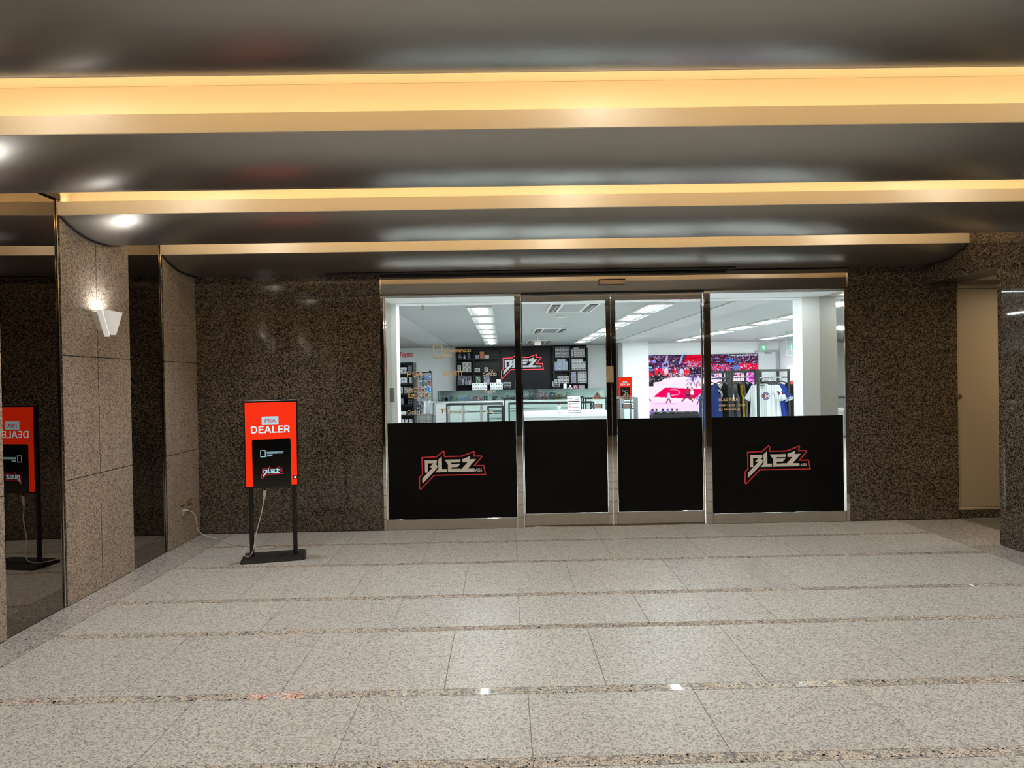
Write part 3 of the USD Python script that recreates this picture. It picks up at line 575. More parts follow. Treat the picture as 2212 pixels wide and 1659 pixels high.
# ---- ceiling lights, air conditioners
ROWS = [(-.31, 'row of square ceiling lights over the glass counter', 'central'), (2.15, 'row of ceiling lights left of the beam', 'second'), (4.95, 'row of ceiling lights right of the beam', 'third'), (7.25, 'row of ceiling lights nearest the right wall', 'right-hand')]
def ceiling_light(x, y, label, group):
    t = thing('ceiling_light', label, 'ceiling light', (x, y, ZC - .03), 0, group)
    w, l = .155, .54
    obj('frame', cat(bx(-w - .02, -w, -l, l, .0, .03), bx(w, w + .02, -l, l, .0, .03), bx(-w - .02, w + .02, -l - .02, -l, 0, .03), bx(-w - .02, w + .02, l, l + .02, 0, .03)), 'sconce_white', t)
    obj('reflector', cat(quad((-w, -l, .004), (-w, l, .004), (-.06, l, .026), (-.06, -l, .026)), quad((w, -l, .004), (w, l, .004), (.06, l, .026), (.06, -l, .026))), 'lamp_reflector', t)
    for y, q_ in ((l, -1), (-l, 1)): obj('end_reflector', quad((-w, y, .003), (w, y, .003), (.03, y + q_*.22, .02), (-.03, y + q_*.22, .02)), 'sconce_white', t)
    obj('lamp_tube', bx(-.042, .042, -l + .04, l - .04, .004, .016), 'lamp_glow', t)
for x, g, nm in ROWS:
    n = 9 if x < 3 else 8
    for i in range(n):
        y = 1.50 + 1.45*i
        if y > 13: break
        ceiling_light(x, y, 'recessed louvred light, %s from the entrance in the %s row of the shop ceiling' % (ORD[i], nm), g)
for i, (y0, dist) in enumerate(((2.15, 'nearest the entrance'), (6.65, 'in the middle of the shop ceiling'), (10.95, 'farthest into the shop'))):
    t = thing('ceiling_air_conditioner', 'white ceiling air conditioner cassette %s' % dist, 'air conditioner', (.98, y0 + .62, ZC - .02))
    obj('panel', bx(-.34, .34, -.62, .62, 0, .0195, .004), 'sconce_white', t)
    for x in (-.25, .25): obj('air_slot', bx(x - .055, x + .055, -.5, .5, -.008, -.0005, .002), 'black_plastic', t); obj('louvre', bx(x - .012, x + .012, -.5, .5, -.016, -.0085, .002), 'alu', t)
    obj('intake_grille', bx(-.15, .15, -.5, .5, -.006, -.0005, .002), 'alu', t)
for (px_, py_), lab in (((1212, 684), 'round white smoke detector on the ceiling between the two nearest air conditioners'),):
    q = FL(px_, py_, ZC - .02); m = trimesh.creation.cylinder(.09, .03, sections=20); m.apply_translation((q[0], q[1], ZC - .0155)); one('smoke_detector', m, 'sconce_white', lab, 'smoke detector', None, 40)
q = FL(1161, 728, ZC)
t = thing('ceiling_projector', 'small white projector hanging on a pole from the shop ceiling', 'projector', (q[0], q[1], ZC))
obj('pole', cyl((0, 0, -.1), (0, 0, -.001), .02, 10), 'sconce_white', t); obj('projector_body', bx(-.07, .07, -.1, .1, -.2, -.1, .015), 'sconce_white', t)
q = FL(912, 650, 2.335)
q = P(912, 656, .69)
t = thing('ceiling_hook', 'small metal ring hook hanging from the bulkhead at upper left of the window', 'hook', (q[0], .69, 2.335))
obj('hook_stem', cyl((0, 0, -.022), (0, 0, -.0005), .004, 8), 'grey_metal', t); obj('hook_ring', tube([(.018*math.cos(a), 0, -.040 + .018*math.sin(a)) for a in np.linspace(0, 2*math.pi, 18, endpoint=False)], .004, 6, True), 'grey_metal', t)

# ---- glass counter across the back
def edge_frame(x0, x1, y0, y1, z0, z1, r):
    out = []
    for x in (x0, x1 - r):
        for y in (y0, y1 - r): out.append(bx(x, x + r, y, y + r, z0, z1))
    for z in (z0, z1 - r):
        for y in (y0, y1 - r): out.append(bx(x0 + r, x1 - r, y, y + r, z, z + r))
        for x in (x0, x1 - r): out.append(bx(x, x + r, y0 + r, y1 - r, z, z + r))
    return out
CX0, CX1, CY0, CY1, CZ0, CZ1 = -1.87, 2.92, 12.4, 12.95, .895, 1.2
t = thing('glass_counter', 'long white shop counter with a glass display top running across the back', 'counter')
nb = 8; w = (CX1 - CX0)/nb
obj('plinth', bx(CX0 + .01, CX1 - .01, CY0 + .02, CY1, 0, .86), 'white_counter', t)
for i in range(nb): obj('front_board', bx(CX0 + i*w + .004, CX0 + (i + 1)*w - .004, CY0, CY0 + .019, .06, .86, .002), 'white_counter', t)
obj('display_deck', bx(CX0, CX1, CY0, CY1, .862, CZ0, .003), 'white_counter', t)
for i in range(4): obj('glass_front', bx(CX0 + i*2*w + .003, CX0 + (i + 1)*2*w - .003, CY0, CY0 + .006, CZ0 + .001, CZ1 - .008), 'case_glass', t)
obj('glass_top', bx(CX0, CX1, CY0, CY1, CZ1 - .007, CZ1), 'case_glass', t); obj('glass_side', bx(CX0 + .001, CX0 + .006, CY0 + .007, CY1 - .03, CZ0 + .001, CZ1 - .008), 'case_glass', t)
obj('back_door', bx(CX0 + .01, CX1 - .01, CY1 - .02, CY1 - .004, CZ0 + .001, CZ1 - .008), 'white_counter', t)
for x in (CX0, CX1 - .012): obj('corner_post', bx(x, x + .012, CY0 + .007, CY0 + .019, CZ0 + .001, CZ1 - .008), 'alu', t)
# packs and framed cards inside the glass
pk = ['pack_blue', 'pack_dark', 'pack_gold', 'pack_red', 'pack_green', 'slab_card', 'photo_print']
items = [(842,906,'photo_print'),(893,1000,'photo_print'),(900,960,'pack_dark'),(960,1010,'pack_dark'),(1020,1088,'pack_dark'),(1098,1180,'pack_green'),(1192,1316,'pack_blue'),(1330,1425,'pack_blue'),(1440,1525,'pack_red'),(1530,1610,'pack_red'),(1615,1690,'pack_dark'),(1765,1850,'pack_dark'),(1915,1990,'pack_dark'),(2000,2060,'pack_dark'),(2070,2150,'pack_dark')]
GI = 'card packs lying in the left half of the glass counter'
for i, (xa, xb, m_) in enumerate(items):
    y = CY0 + (.30 if i in (1, 3) else .12); a, b = P(840 + xa/7.9, 865, y), P(840 + xb/7.9, 853, y); h = (.10, .14, .12)[i % 3]
    one('card_pack', bx(a[0] + .004, b[0] - .004, y, y + .05, CZ0 + .001, CZ0 + h, .003), m_, 'small printed card pack, %s from the left inside the glass counter' % ORD[i], 'card pack', GI)
GI2 = 'card packs lying in the right half of the glass counter'
for i, (xa, xb, y0, m_) in enumerate([(520,600,1090,'photo_print'),(560,625,1010,'slab_card'),(640,715,1000,'photo_print'),(630,740,1075,'pack_dark'),(765,830,990,'photo_print'),(840,885,990,'slab_card'),(835,985,1030,'pack_red'),(1000,1150,1025,'pack_dark'),(1160,1250,1065,'pack_gold')]):
    y = CY0 + (.28 if y0 < 1012 else .1); a, b = P(1070 + xa/8.732, 858, y), P(1070 + xb/8.732, 730 + y0/8.732, y)
    one('card_pack', bx(a[0], b[0], y, y + .05, CZ0 + .001, max(b[2], CZ0 + .06), .003), m_, 'printed card pack, %s in the right half of the glass counter' % ORD[i], 'card pack', GI2)
a, b = P(1070 + 1305/8.732, 856, CY0 + .25), P(1070 + 1450/8.732, 841, CY0 + .25)
t = thing('autograph_ball', 'large white ball in a round display stand at the right end of the glass counter', 'ball')
cx = (a[0] + b[0])/2; obj('ball', trimesh.creation.icosphere(3, .085).apply_translation((cx, CY0 + .25, CZ0 + .115)), 'photo_print', t, smooth=True); obj('stand', cyl((cx, CY0 + .25, CZ0 + .001), (cx, CY0 + .25, CZ0 + .032), .055, 16), 'clear_wrap', t)

# things standing on the counter
def pbox(name, x0, y0, x1, y1, Y, d, mat_, label, category, group=None, b=.003, base=None):
    "a box whose front face is seen between two pixels, on the plane Y"
    a, c = P(x0, y1, Y), P(x1, y0, Y); z0 = a[2] if base is None else base
    return one(name, bx(a[0], c[0], Y, Y + d, z0, max(c[2], z0 + .01), b), mat_, label, category, group)
def counter_box(px0, px1, py0, label, group):
    a, c = P(px0, 838, 12.6), P(px1, py0, 12.6); z0 = CZ1 + .001; t = thing('storage_box', label, 'box', (0, 0, 0), 0, group); w_, h_ = c[0] - a[0], c[2] - z0
    obj('carton', bx(a[0], c[0], 12.6, 12.72, z0, c[2], .003), 'carton_white', t)
    obj('print_panel', bx(a[0] + w_*.2, c[0] - w_*.2, 12.5978, 12.5996, z0 + h_*.2, z0 + h_*.32), 'print_grey', t); obj('title_strip', bx(a[0] + w_*.4, c[0] - w_*.3, 12.5978, 12.5996, z0 + h_*.7, z0 + h_*.86), 'print_dark', t)
for i in range(6): counter_box(1020 + 5.4*i, 1025.1 + 5.4*i, 827, 'small white card box, %s in the left row on the counter' % ORD[i], 'white card boxes in the left row on the counter')
for i in range(5): counter_box(1059 + 5.4*i, 1064.1 + 5.4*i, 826.5, 'small white card box, %s in the right row on the counter' % ORD[i], 'white card boxes in the right row on the counter')
z = P(1060, 826.5, 12.6)[2]
pbox('storage_box', 1072.5, 819.5, 1082, 826, 12.6, .1, 'paper', 'single white box lying on top of the right row on the counter', 'box', None, base=z + .001)
def easel(px0, px1, label, flip):
    a, b = P(px0, 838, 12.6), P(px1, 838, 12.6); w = b[0] - a[0]; t = thing('display_easel', label, 'stand', ((a[0] + b[0])/2, 12.62, CZ1 + .001))
    zt = .2; s_ = -1 if flip else 1
    obj('top_rail', cyl((-w/2, .02, zt), (w/2, .02, zt), .008, 8), 'alu', t); obj('mid_rail', cyl((-w/2*.9, -.01, zt*.55), (w/2*.9, -.01, zt*.55), .008, 8), 'alu', t)
    for x in (-w/2, w/2): obj('side_rail', tube([(x, .02, zt), (x*.9, -.01, zt*.5), (x*.8 + s_*.01, -.02, zt*.28)], .008, 6), 'alu', t)
    for x in (-w*.3, w*.3): obj('foot', tube([(x, -.02, zt*.3), (x + s_*.01, .0, .008), (x + s_*.01, .09, .008)], .007, 6), 'alu', t)
    obj('wire_panel', cat(*[bx(-w/2 + .01, w/2 - .01, .004, .008, zq, zq + .006) for zq in np.linspace(zt*.3, zt*.95, 7)]), 'grey_metal', t)
easel(1087.5, 1104, 'grey wire display easel beside the right row of white boxes on the counter', False); easel(1194, 1210, 'grey wire display easel in front of the right black shelf', True)
t = thing('label_card', 'upright white label card on the counter before the right shelf', 'card'); a, b = P(1217, 837, 12.6), P(1224, 828.5, 12.6)
obj('card', bx(a[0], b[0], 12.6, 12.61, CZ1 + .006, b[2], .001), 'paper', t); obj('foot', bx(a[0] - .02, b[0] + .02, 12.58, 12.64, CZ1 + .0005, CZ1 + .006, .001), 'skyblue_box', t)
a, b = P(1227.5, 837, 12.6), P(1237, 832, 12.6); t = thing('mini_figure', 'small white and red toy figures grouped on the counter', 'toy')
obj('body', hull([[x, y, z] for x, z in ((a[0], CZ1 + .001), (b[0], CZ1 + .001), (b[0] - .02, CZ1 + .05), (a[0] + .03, CZ1 + .05)) for y in (12.6, 12.66)]), 'box_pinkish', t); obj('head', trimesh.creation.icosphere(2, .03).apply_translation(((a[0] + b[0])/2, 12.63, CZ1 + .07)), 'paper', t, smooth=True)
pbox('storage_box', 1239.5, 831, 1248, 837, 12.6, .1, 'pack_red', 'white and red printed box on the counter at the right end', 'box', None, base=CZ1 + .001)

# ---- black shelving on the rear wall
YS = YB - .36
def shelving(label, px0, px1, pys, py_top, divs):
    t = thing('wall_shelving', label, 'shelf'); x0, x1 = P(px0, 800, YS)[0], P(px1, 800, YS)[0]; zt = min(P(px0, py_top, YS)[2], ZC - .015)
    for dpx in [px0] + divs + [px1]:
        x = P(dpx, 800, YS)[0]; obj('upright', bx(x - .018, x + .018, YS, YB + .035, 0, zt, .003), 'shelf_black', t)
    xs_ = [P(d, 800, YS)[0] for d in [px0] + divs + [px1]]
    lv = []
    for py in pys:
        z = P((px0 + px1)/2, py, YS)[2]; lv.append(z)
        for xa, xb in zip(xs_[:-1], xs_[1:]): obj('shelf_board', bx(xa + .019, xb - .019, YS + .004, YB + .03, z - .03, z, .002), 'shelf_black', t)
    obj('back_panel', bx(x0, x1, YB + .031, YB + .038, 0, zt), 'panel_black', t)
    return lv
lv = shelving('black wall shelving left of the glowing logo, holding plush toys and framed cards', 987, 1078, (775, 803.5, 831, 858), 748, [1023])
lr = shelving('black wall shelving right of the glowing logo, packed with stacks of card boxes', 1196, 1269, (771.5, 800, 827.5, 845), 748, [1231])
def stack(px0, px1, py0, base, nx, nz, mat_, where, group, topdrop=()):
    a, b = P(px0, py0, YS + .05), P(px1, py0, YS + .05); w = (b[0] - a[0])/nx; h = (a[2] - base)/nz
    for j in range(nz):
        for i in range(nx):
            if (i, j) in topdrop: continue
            jx = rnd.uniform(-.004, .004)
            x0_, x1_, y_, z0_, z1_ = a[0] + i*w + .003 + jx*.3, a[0] + (i + 1)*w - .003 + jx*.3, YS + .05 + abs(jx), base + j*h + .001, base + (j + 1)*h - .0005
            lab = ('card box, %s in the %s row, %s' % (ORD[i], ('bottom', 'second', 'third', 'fourth', 'fifth')[j], where)) if nx*nz > 1 else 'single white card box left in the ' + where
            body_, ink_, lo_, hi_ = STYLE[mat_]; t = thing('card_box', lab, 'box', (0, 0, 0), 0, group if nx*nz > 1 else None)
            ct_ = obj('carton', bx(x0_, x1_, y_, YS + .2, z0_, z1_, .003), body_, t); bw, bh = x1_ - x0_, z1_ - z0_
            obj('print_panel', bx(x0_ + bw*.16, x1_ - bw*.16, y_ - .0022, y_ - .0004, z0_ + bh*lo_, z0_ + bh*hi_), ink_, ct_)
            obj('title_strip', bx(x0_ + bw*.12, x1_ - bw*(.2 + .3*((i + j) % 2)), y_ - .0022, y_ - .0004, z0_ + bh*(hi_ + .1), z0_ + bh*min(.95, hi_ + .22)), 'print_grey', ct_)
STYLE = dict(box_grey=('carton_grey', 'print_dark', .38, .74), box_white=('carton_white', 'print_dark', .30, .58), box_pinkish=('carton_pink', 'print_brown', .5, .72), box_blue=('carton_blue', 'print_blue', .3, .66), box_violet=('carton_violet', 'print_violet', .2, .7), paper=('carton_white', 'print_grey', .3, .5))
stack(1199, 1229, 749, lr[0], 5, 3, 'box_grey', 'top left bay, right shelving', 'boxes in the top left bay')
stack(1233, 1238, 753, lr[0], 1, 4, 'box_white', 'edge of the top right bay, right shelving', 'edge boxes in the top right bay')
stack(1239, 1264, 749, lr[0], 4, 5, 'box_pinkish', 'top right bay, right shelving', 'boxes in the top right bay', ((2, 4), (3, 4)))
stack(1197.5, 1227, 776, lr[1], 5, 5, 'box_blue', 'second left bay, right shelving', 'boxes in the second left bay', ((0, 4), (4, 4)))
stack(1234.5, 1265, 775, lr[1], 5, 4, 'box_white', 'second right bay, right shelving', 'boxes in the second right bay', ((4, 3),))
stack(1204, 1229, 813, lr[2], 4, 2, 'box_white', 'third left bay, right shelving', 'boxes in the third left bay')
stack(1197.5, 1203, 819, lr[2], 1, 1, 'paper', 'third left bay, right shelving', 'single box in the third left bay')
stack(1233.5, 1244.5, 803, lr[2], 2, 3, 'box_violet', 'violet stack, third right bay, right shelving', 'violet boxes in the third right bay')
stack(1248, 1267.5, 802.5, lr[2], 3, 4, 'box_white', 'white stack, third right bay, right shelving', 'white boxes in the third right bay')
stack(1249.5, 1264, 831, lr[3], 4, 2, 'box_pinkish', 'lowest right bay, right shelving', 'boxes in the lowest right bay')
pbox('wall_speaker', 1251, 747.5, 1266, 753, YS - .12, .1, 'black_plastic', 'small black speaker hung at the top corner of the right-hand shelving', 'speaker', None, .01)
# plush toys, boxes and framed cards on the left shelving
for i, (a_, b_, y0, m_) in enumerate(((988.5, 998, 762, 'slab_dark'), (999.5, 1006.5, 765, 'slab_card'), (1008.5, 1017, 761, 'slab_dark'))):
    a, b = P(a_, 775, YS + .08), P(b_, y0, YS + .08); cx = (a[0] + b[0])/2; h = b[2] - lv[0]; r = (b[0] - a[0])/2
    t = thing('plush_toy', 'grey plush toy, %s of three on the top board of the left shelving' % ('leftmost', 'middle', 'rightmost')[i], 'toy', (cx, YS + .12, lv[0] + .001))
    body = trimesh.creation.icosphere(2, 1.0); body.apply_scale((r, .05, h*.32)); body.apply_translation((0, 0, h*.31)); obj('body', body, m_, t, smooth=True)
    hd = trimesh.creation.icosphere(2, h*.2); hd.apply_translation((0, -.01, h*.74)); obj('head', hd, m_, t, smooth=True)
pbox('card_carton', 1026, 766.5, 1031, 775, YS + .08, .15, 'skyblue_box', 'light blue carton on the top board of the left shelving', 'box', None, base=lv[0] + .001)
pbox('card_carton', 1031.4, 766.5, 1035, 775, YS + .08, .15, 'pink_box', 'pink carton beside the light blue one on the left shelving', 'box', None, base=lv[0] + .001)
pbox('card_carton', 1036.4, 759.5, 1045.5, 775, YS + .08, .15, 'orange_box', 'tall orange printed carton on the top board of the left shelving', 'box', None, base=lv[0] + .001)
pbox('card_carton', 1046.4, 766, 1056.5, 775, YS + .08, .15, 'pale_box', 'pale carton right of the orange one on the left shelving', 'box', None, base=lv[0] + .001)
def framed(px0, py0, px1, py1, Y, label, base=None, m_='photo_print', fr='paper', group=None):
    a, b = P(px0, py1, Y), P(px1, py0, Y); z0 = a[2] if base is None else base; t = thing('framed_card', label, 'framed card', (0, 0, 0), 0, group)
    obj('frame', bx(a[0], b[0], Y, Y + .03, z0, b[2], .003), fr, t); e_ = min(.022, .2*(b[0] - a[0])); obj('card', bx(a[0] + e_, b[0] - e_, Y - .003, Y - .0005, z0 + e_, b[2] - e_), m_, t)
framed(988, 789, 995.5, 803, YS + .08, 'framed picture at the left end of the second board, left shelving', lv[1] + .001)
for i in range(2):
    for j in range(2):
        framed(999.5 + 9.3*i, 783 + 10.2*j, 1008.2 + 9.3*i, 792.6 + 10.2*j, YS + .10, 'white framed card, %s %s of the block of four on the left shelving' % (('top', 'bottom')[j], ('left', 'right')[i]), lv[1] + .001 if j else None)
framed(1025, 795, 1036.5, 803, YS + .08, 'wide white framed card on the second board of the left shelving', lv[1] + .001)
framed(1046.5, 793.5, 1053.5, 803.5, YS + .08, 'narrow white framed card at the right of the second board, left shelving', lv[1] + .001)
for i in range(3): pbox('card_case', 988 + 11*i, 811.5, 998 + 11*i, 830, YS + .16, .12, 'slab_dark', 'dark card case, %s from the left on the third board, left shelving' % ORD[i], 'box', 'dark cases on the third board', base=lv[2] + .001)
for i, (a_, b_) in enumerate(((997.5, 1001.8), (1005, 1009.6), (1012, 1017.5))): framed(a_, 822 - (4 if i == 0 else 0), b_, 831, YS + .06, 'small graded card, %s of three before the dark cases' % ('leftmost', 'middle', 'rightmost')[i], lv[2] + .001, 'slab_card', 'slab_card')
for i, (a_, b_, y0) in enumerate(((1028, 1037.5, 813), (1045, 1057.5, 812.5))):
    pbox('card_carton', a_, y0, b_, 831, YS + .1, .12, 'pack_green' if i == 0 else 'box_violet', ('pale green printed carton', 'violet printed carton')[i] + ' standing on the third board of the left shelving', 'box', None, base=lv[2] + .001)

# glowing logo on the black wall
t = thing('neon_logo_sign', 'large wall sign with pale BLEZ letters and a glowing red outline on black', 'sign')
c = P(1091.2 + 727*.1265*.0 + 37.3, 791.5, YB); add_logo(t, c[0], c[2], YB + .038, 1.96, 'neon_red', 'neon_white', .03, .02)
for px_, py_, nm in ((1300, 800, ''),): pass
# red shop lettering on the white rear wall at left
a, b = A3(178, 345, YB - .002), A3(408, 240, YB - .002)
t = thing('wall_lettering', 'red slanted lettering reading Topps on the white rear wall at left', 'sign'); text('Topps', a[0], b[0], a[2], b[2], YB - .001, .008, True, .25, t, 'logo_red')
# security camera
q = P(1266.5, 746, YS); t = thing('security_camera', 'small white security camera under the ceiling at the right end of the shelving', 'camera', (q[0] + .04, YS - .05, ZC)); obj('camera_base', cyl((0, 0, -.04), (0, 0, -.001), .03, 12), 'sconce_white', t); obj('camera_body', cyl((-.03, -.06, -.07), (.02, .03, -.05), .024, 12), 'sconce_white', t)

# ---- black framed showcases in the middle of the shop
def showcase(label, x0, x1, y0, y1, zt, posts=(), shelf=(.45,), fr='frame_black', zb=.0):
    t = thing('glass_showcase', label, 'showcase'); r = .032
    obj('frame', cat(*edge_frame(x0, x1, y0, y1, zb + .001, zt, r)), fr, t)
    for p_ in posts: obj('mullion', bx(p_ - .03, p_ + .03, y0 + .002, y0 + .03, zb + .033, zt - .033), 'alu', t)
    obj('glass_front', bx(x0 + r, x1 - r, y0 + .012, y0 + .017, zb + .034, zt - r - .001) if not posts else cat(*[bx(a_ + .001, b_ - .001, y0 + .012, y0 + .017, zb + .034, zt - r - .001) for a_, b_ in zip([x0 + r] + [p_ + .03 for p_ in posts], [p_ - .03 for p_ in posts] + [x1 - r])]), 'case_glass', t)
    obj('glass_top', bx(x0 + r + .001, x1 - r - .001, y0 + r + .001, y1 - r - .001, zt - .012, zt - .005), 'case_glass', t)
    for s_ in shelf:
        obj('glass_shelf', bx(x0 + r + .002, x1 - r - .002, y0 + .05, y1 - .03, zt*s_ - .008, zt*s_), 'case_glass', t)
    obj('base_panel', bx(x0 + r + .002, x1 - r - .002, y0 + .035, y1 - .035, zb + .004, zb + .05), 'white_counter', t)
def X(px, y): return P(px, 860, y)[0]
showcase('black framed glass showcase with aluminium mullions, nearest the left shelf', X(963, 8.7), X(1086, 8.7), 8.7, 9.3, .95, (X(969, 8.7), X(1000, 8.7), X(1040, 8.7)), (.62, .80))
showcase('tall black framed glass showcase behind the dark door post', X(1052, 8.2), X(1088, 8.2), 8.2, 8.65, .905, (), (.82, .7))
showcase('long low black framed showcase before the white counter boards', X(1098, 9.0), X(1284, 9.0), 9.0, 9.55, .935, (), (.8,))
showcase('long black framed showcase in the rear row below the glass counter', X(1088, 11.0), X(1262, 11.0), 11.0, 11.6, 1.0, (), (.72,))
showcase('grey framed glass showcase standing right of the doors under the red sign', X(1339, 7.6), X(1378, 7.6), 7.6, 8.4, 1.06, (X(1345, 7.6), X(1372, 7.6)), (.78, .9), 'grey_metal')
showcase('black framed showcase end at the right of the white island counter', X(1264, 10.2), X(1318, 10.2), 10.2, 10.8, .99, (), (.8,))
t = thing('island_counter', 'large white island counter with a thick top in front of the showcases', 'counter')
x0, x1 = X(1117, 6.4), X(1330, 6.4)
obj('worktop', bx(x0, x1, 6.4, 8.1, .74, .8, .004), 'white_counter', t); obj('cabinet', bx(x0 + .05, x1 - .05, 6.46, 8.05, .001, .739), 'white_counter', t)
# baseball figurine on the island
a = P(1208, 894, 6.6); t = thing('baseball_figurine', 'small baseball player figurine in white uniform and dark cap on the white counter', 'figurine', (a[0], 6.6, .801)); k = 1.0
obj('base', trimesh.creation.cylinder(.042, .012, sections=18).apply_translation((0, 0, .006)), 'black_plastic', t)
def limb(p0, p1, r0, r1): return hull(np.vstack([trimesh.creation.icosphere(1, r0).vertices + p0, trimesh.creation.icosphere(1, r1).vertices + p1]))
obj('body', cat(limb((-.016, 0, .02), (-.012, 0, .09), .011, .016), limb((.018, 0, .02), (.012, 0, .09), .011, .016), limb((0, 0, .09), (0, 0, .14), .022, .026)), 'cloth_white', t, smooth=40)
obj('arm', limb((-.028, 0, .15), (-.034, -.015, .11), .010, .009), 'cloth_white', t, smooth=40); obj('arm', limb((.028, 0, .15), (.022, -.03, .125), .010, .009), 'cloth_white', t, smooth=40)
obj('head', trimesh.creation.icosphere(2, .026).apply_translation((0, 0, .185)), 'skin', t, smooth=True); obj('cap', cat(trimesh.creation.icosphere(2, .0272).slice_plane((0, 0, .004), (0, 0, 1), cap=False).apply_translation((0, 0, .186)), bx(-.02, .02, -.045, -.015, .188, .193, .002)), 'cloth_black', t)
# price sheet on the island
t = thing('notice_sheet', 'tilted white notice sheet with a dark blue foot standing on the island counter', 'notice')
q = lambda x, y: P(1070 + x/8.732, 730 + y/8.732, 6.55)
def qp(*pts): return Polygon([tuple(q(*p)[[0, 2]]) for p in pts])
obj('sheet', prism(qp((1352, 1098), (1598, 1092), (1620, 1408), (1372, 1412)), 6.549, 6.556), 'paper', t); obj('foot_band', prism(qp((1370, 1410), (1620, 1404), (1622, 1430), (1372, 1434)), 6.546, 6.556), 'ink_blue', t)
obj('title_line', prism(unary_union([qp((1375, 1190), (1588, 1187), (1590, 1204), (1376, 1207))]), 6.5475, 6.5488), 'ink', t)
obj('print_lines', cat(*[prism(qp((x, y), (x + w_, y), (x + w_, y + 12), (x, y + 12)), 6.5475, 6.5488) for x, y, w_ in ((1385, 1140, 70), (1500, 1128, 80), (1510, 1150, 70), (1380, 1228, 45), (1440, 1230, 140), (1450, 1298, 120), (1455, 1362, 140), (1380, 1250, 40))]), 'grey_metal', t)
obj('print_badges', cat(*[prism(qp((x, y), (x + 18, y), (x + 18, y + 22), (x, y + 22)), 6.5475, 6.5488) for x, y in ((1382, 1292), (1408, 1290), (1385, 1362), (1412, 1360))]), 'sticker_red', t)
obj('stand_foot', bx(q(1372, 1430)[0], q(1620, 1430)[0], 6.54, 6.62, .8005, .806, .001), 'clear_wrap', t)
# second digital sign
q = P(1350.5, 839, 11.0); digital_sign('smaller red illuminated sign in front of the white pillar inside the shop', (q[0], 11.0, 0), -2, .82, True, q[2])

# ---- video wall
VX0, VX1_, VZ1 = P(1390, 768, 13.58)[0], P(1637.5, 768, 13.58)[0], P(1500, 766.5, 13.58)[2]
VW = VX1_ - VX0; VH = VW*9/16; VZ0 = VZ1 - VH
NW, NH = 300, 168
uu, vv = np.meshgrid((np.arange(NW) + .5)/NW, (np.arange(NH) + .5)/NH)
px_ = 1390 + 247*uu; pyy = 768 - 2.5*uu + 139*vv
c5x, c5y = (px_ - 1310)*8.73, (pyy - 730)*8.73; c6x, c6y = (px_ - 1520)*7.135, (pyy - 720)*7.135
rg = np.random.default_rng(3)
def S(r, g, b): return np.array([((v_/255)/12.92 if v_ < 10 else ((v_/255 + .055)/1.055)**2.4) for v_ in (r, g, b)])
img = np.zeros((NH, NW, 3)) + S(52, 36, 62)
def inpoly(pts, X_=c5x, Y_=c5y):
    pts = np.array(pts, float); ins = np.zeros(X_.shape, bool); j = len(pts) - 1
    for i in range(len(pts)):
        (xi, yi), (xj, yj) = pts[i], pts[j]
        with np.errstate(divide='ignore', invalid='ignore'): hit = ((yi > Y_) != (yj > Y_)) & (X_ < (xj - xi)*(Y_ - yi)/((yj - yi) if yj != yi else 1e-9) + xi)
        ins ^= hit; j = i
    return ins
def fill(mask, col): img[mask] = S(*col)
def ell(cx, cy, rx, ry, col, X_=c5x, Y_=c5y): fill(((X_ - cx)/rx)**2 + ((Y_ - cy)/ry)**2 < 1, col)
court = pyy > 816 + 3*np.sin(px_*.05)
def speckle(mask, cols, p, size=2):
    sel = rg.random((NH//size + 1, NW//size + 1)) < p; ch = rg.integers(0, len(cols), sel.shape)
    sel = np.kron(sel, np.ones((size, size)))[:NH, :NW] > 0; ch = np.kron(ch, np.ones((size, size), int))[:NH, :NW]
    for i, c_ in enumerate(cols): fill(mask & sel & (ch == i), c_)
speckle(~court, [(150, 30, 55), (190, 30, 50), (110, 100, 160), (200, 190, 220), (30, 25, 45), (60, 90, 190), (160, 120, 130)], .52)
speckle(~court & (pyy < 790), [(40, 30, 60), (30, 26, 46), (70, 40, 70)], .45, 3)
red = inpoly([(1450, 470), (1510, 330), (1810, 320), (1810, 540), (1560, 560)]); fill(red, (215, 12, 45)); fill(red & (np.sin(c5y*.11 + c5x*.01) > .55), (150, 8, 40)); speckle(red & (c5y > 430), [(210, 200, 225), (90, 70, 120), (235, 40, 70), (120, 160, 235)], .45)
for y0 in (500, 560): pass
r6 = (c6x > 100) & (c6x < 420) & (c6y > 480) & (c6y < 640); fill(r6 & (np.sin(c6y*.16) > -.2), (225, 20, 60)); speckle(r6, [(60, 50, 90), (200, 190, 230), (110, 130, 230), (30, 28, 45)], .33)
r7 = (c6x > 540) & (c6x < 835) & (c6y > 470) & (c6y < 560); fill(r7, (228, 22, 62)); speckle(r7, [(90, 60, 100), (225, 210, 235), (150, 20, 50)], .3)
for x0 in (1370, 1090): fill(inpoly([(x0 - 18, 500), (x0 + 22, 490), (x0 + 75, 335), (x0 + 45, 335)]), (170, 160, 225))
fill((c6x > 350) & (c6x < 445) & (c6y > 405) & (c6y < 450), (50, 110, 235)); fill((c6x > 440) & (c6x < 540) & (c6y > 500) & (c6y < 560), (90, 120, 200)); fill((c6x > 490) & (c6x < 530) & (c6y > 370) & (c6y < 490), (75, 70, 110))
fill((c5x > 730) & (c5x < 830) & (c5y > 425) & (c5y < 460), (190, 190, 240)); fill((c5x > 850) & (c5x < 925) & (c5y > 420) & (c5y < 465), (140, 140, 230)); fill((c5x > 705) & (c5x < 900) & (c5y > 585) & (c5y < 612), (130, 120, 215)); fill((c5x > 705) & (c5x < 890) & (c5y > 500) & (c5y < 580), (38, 34, 56)); fill((c5x > 755) & (c5x < 855) & (c5y > 540) & (c5y < 570), (180, 180, 235))
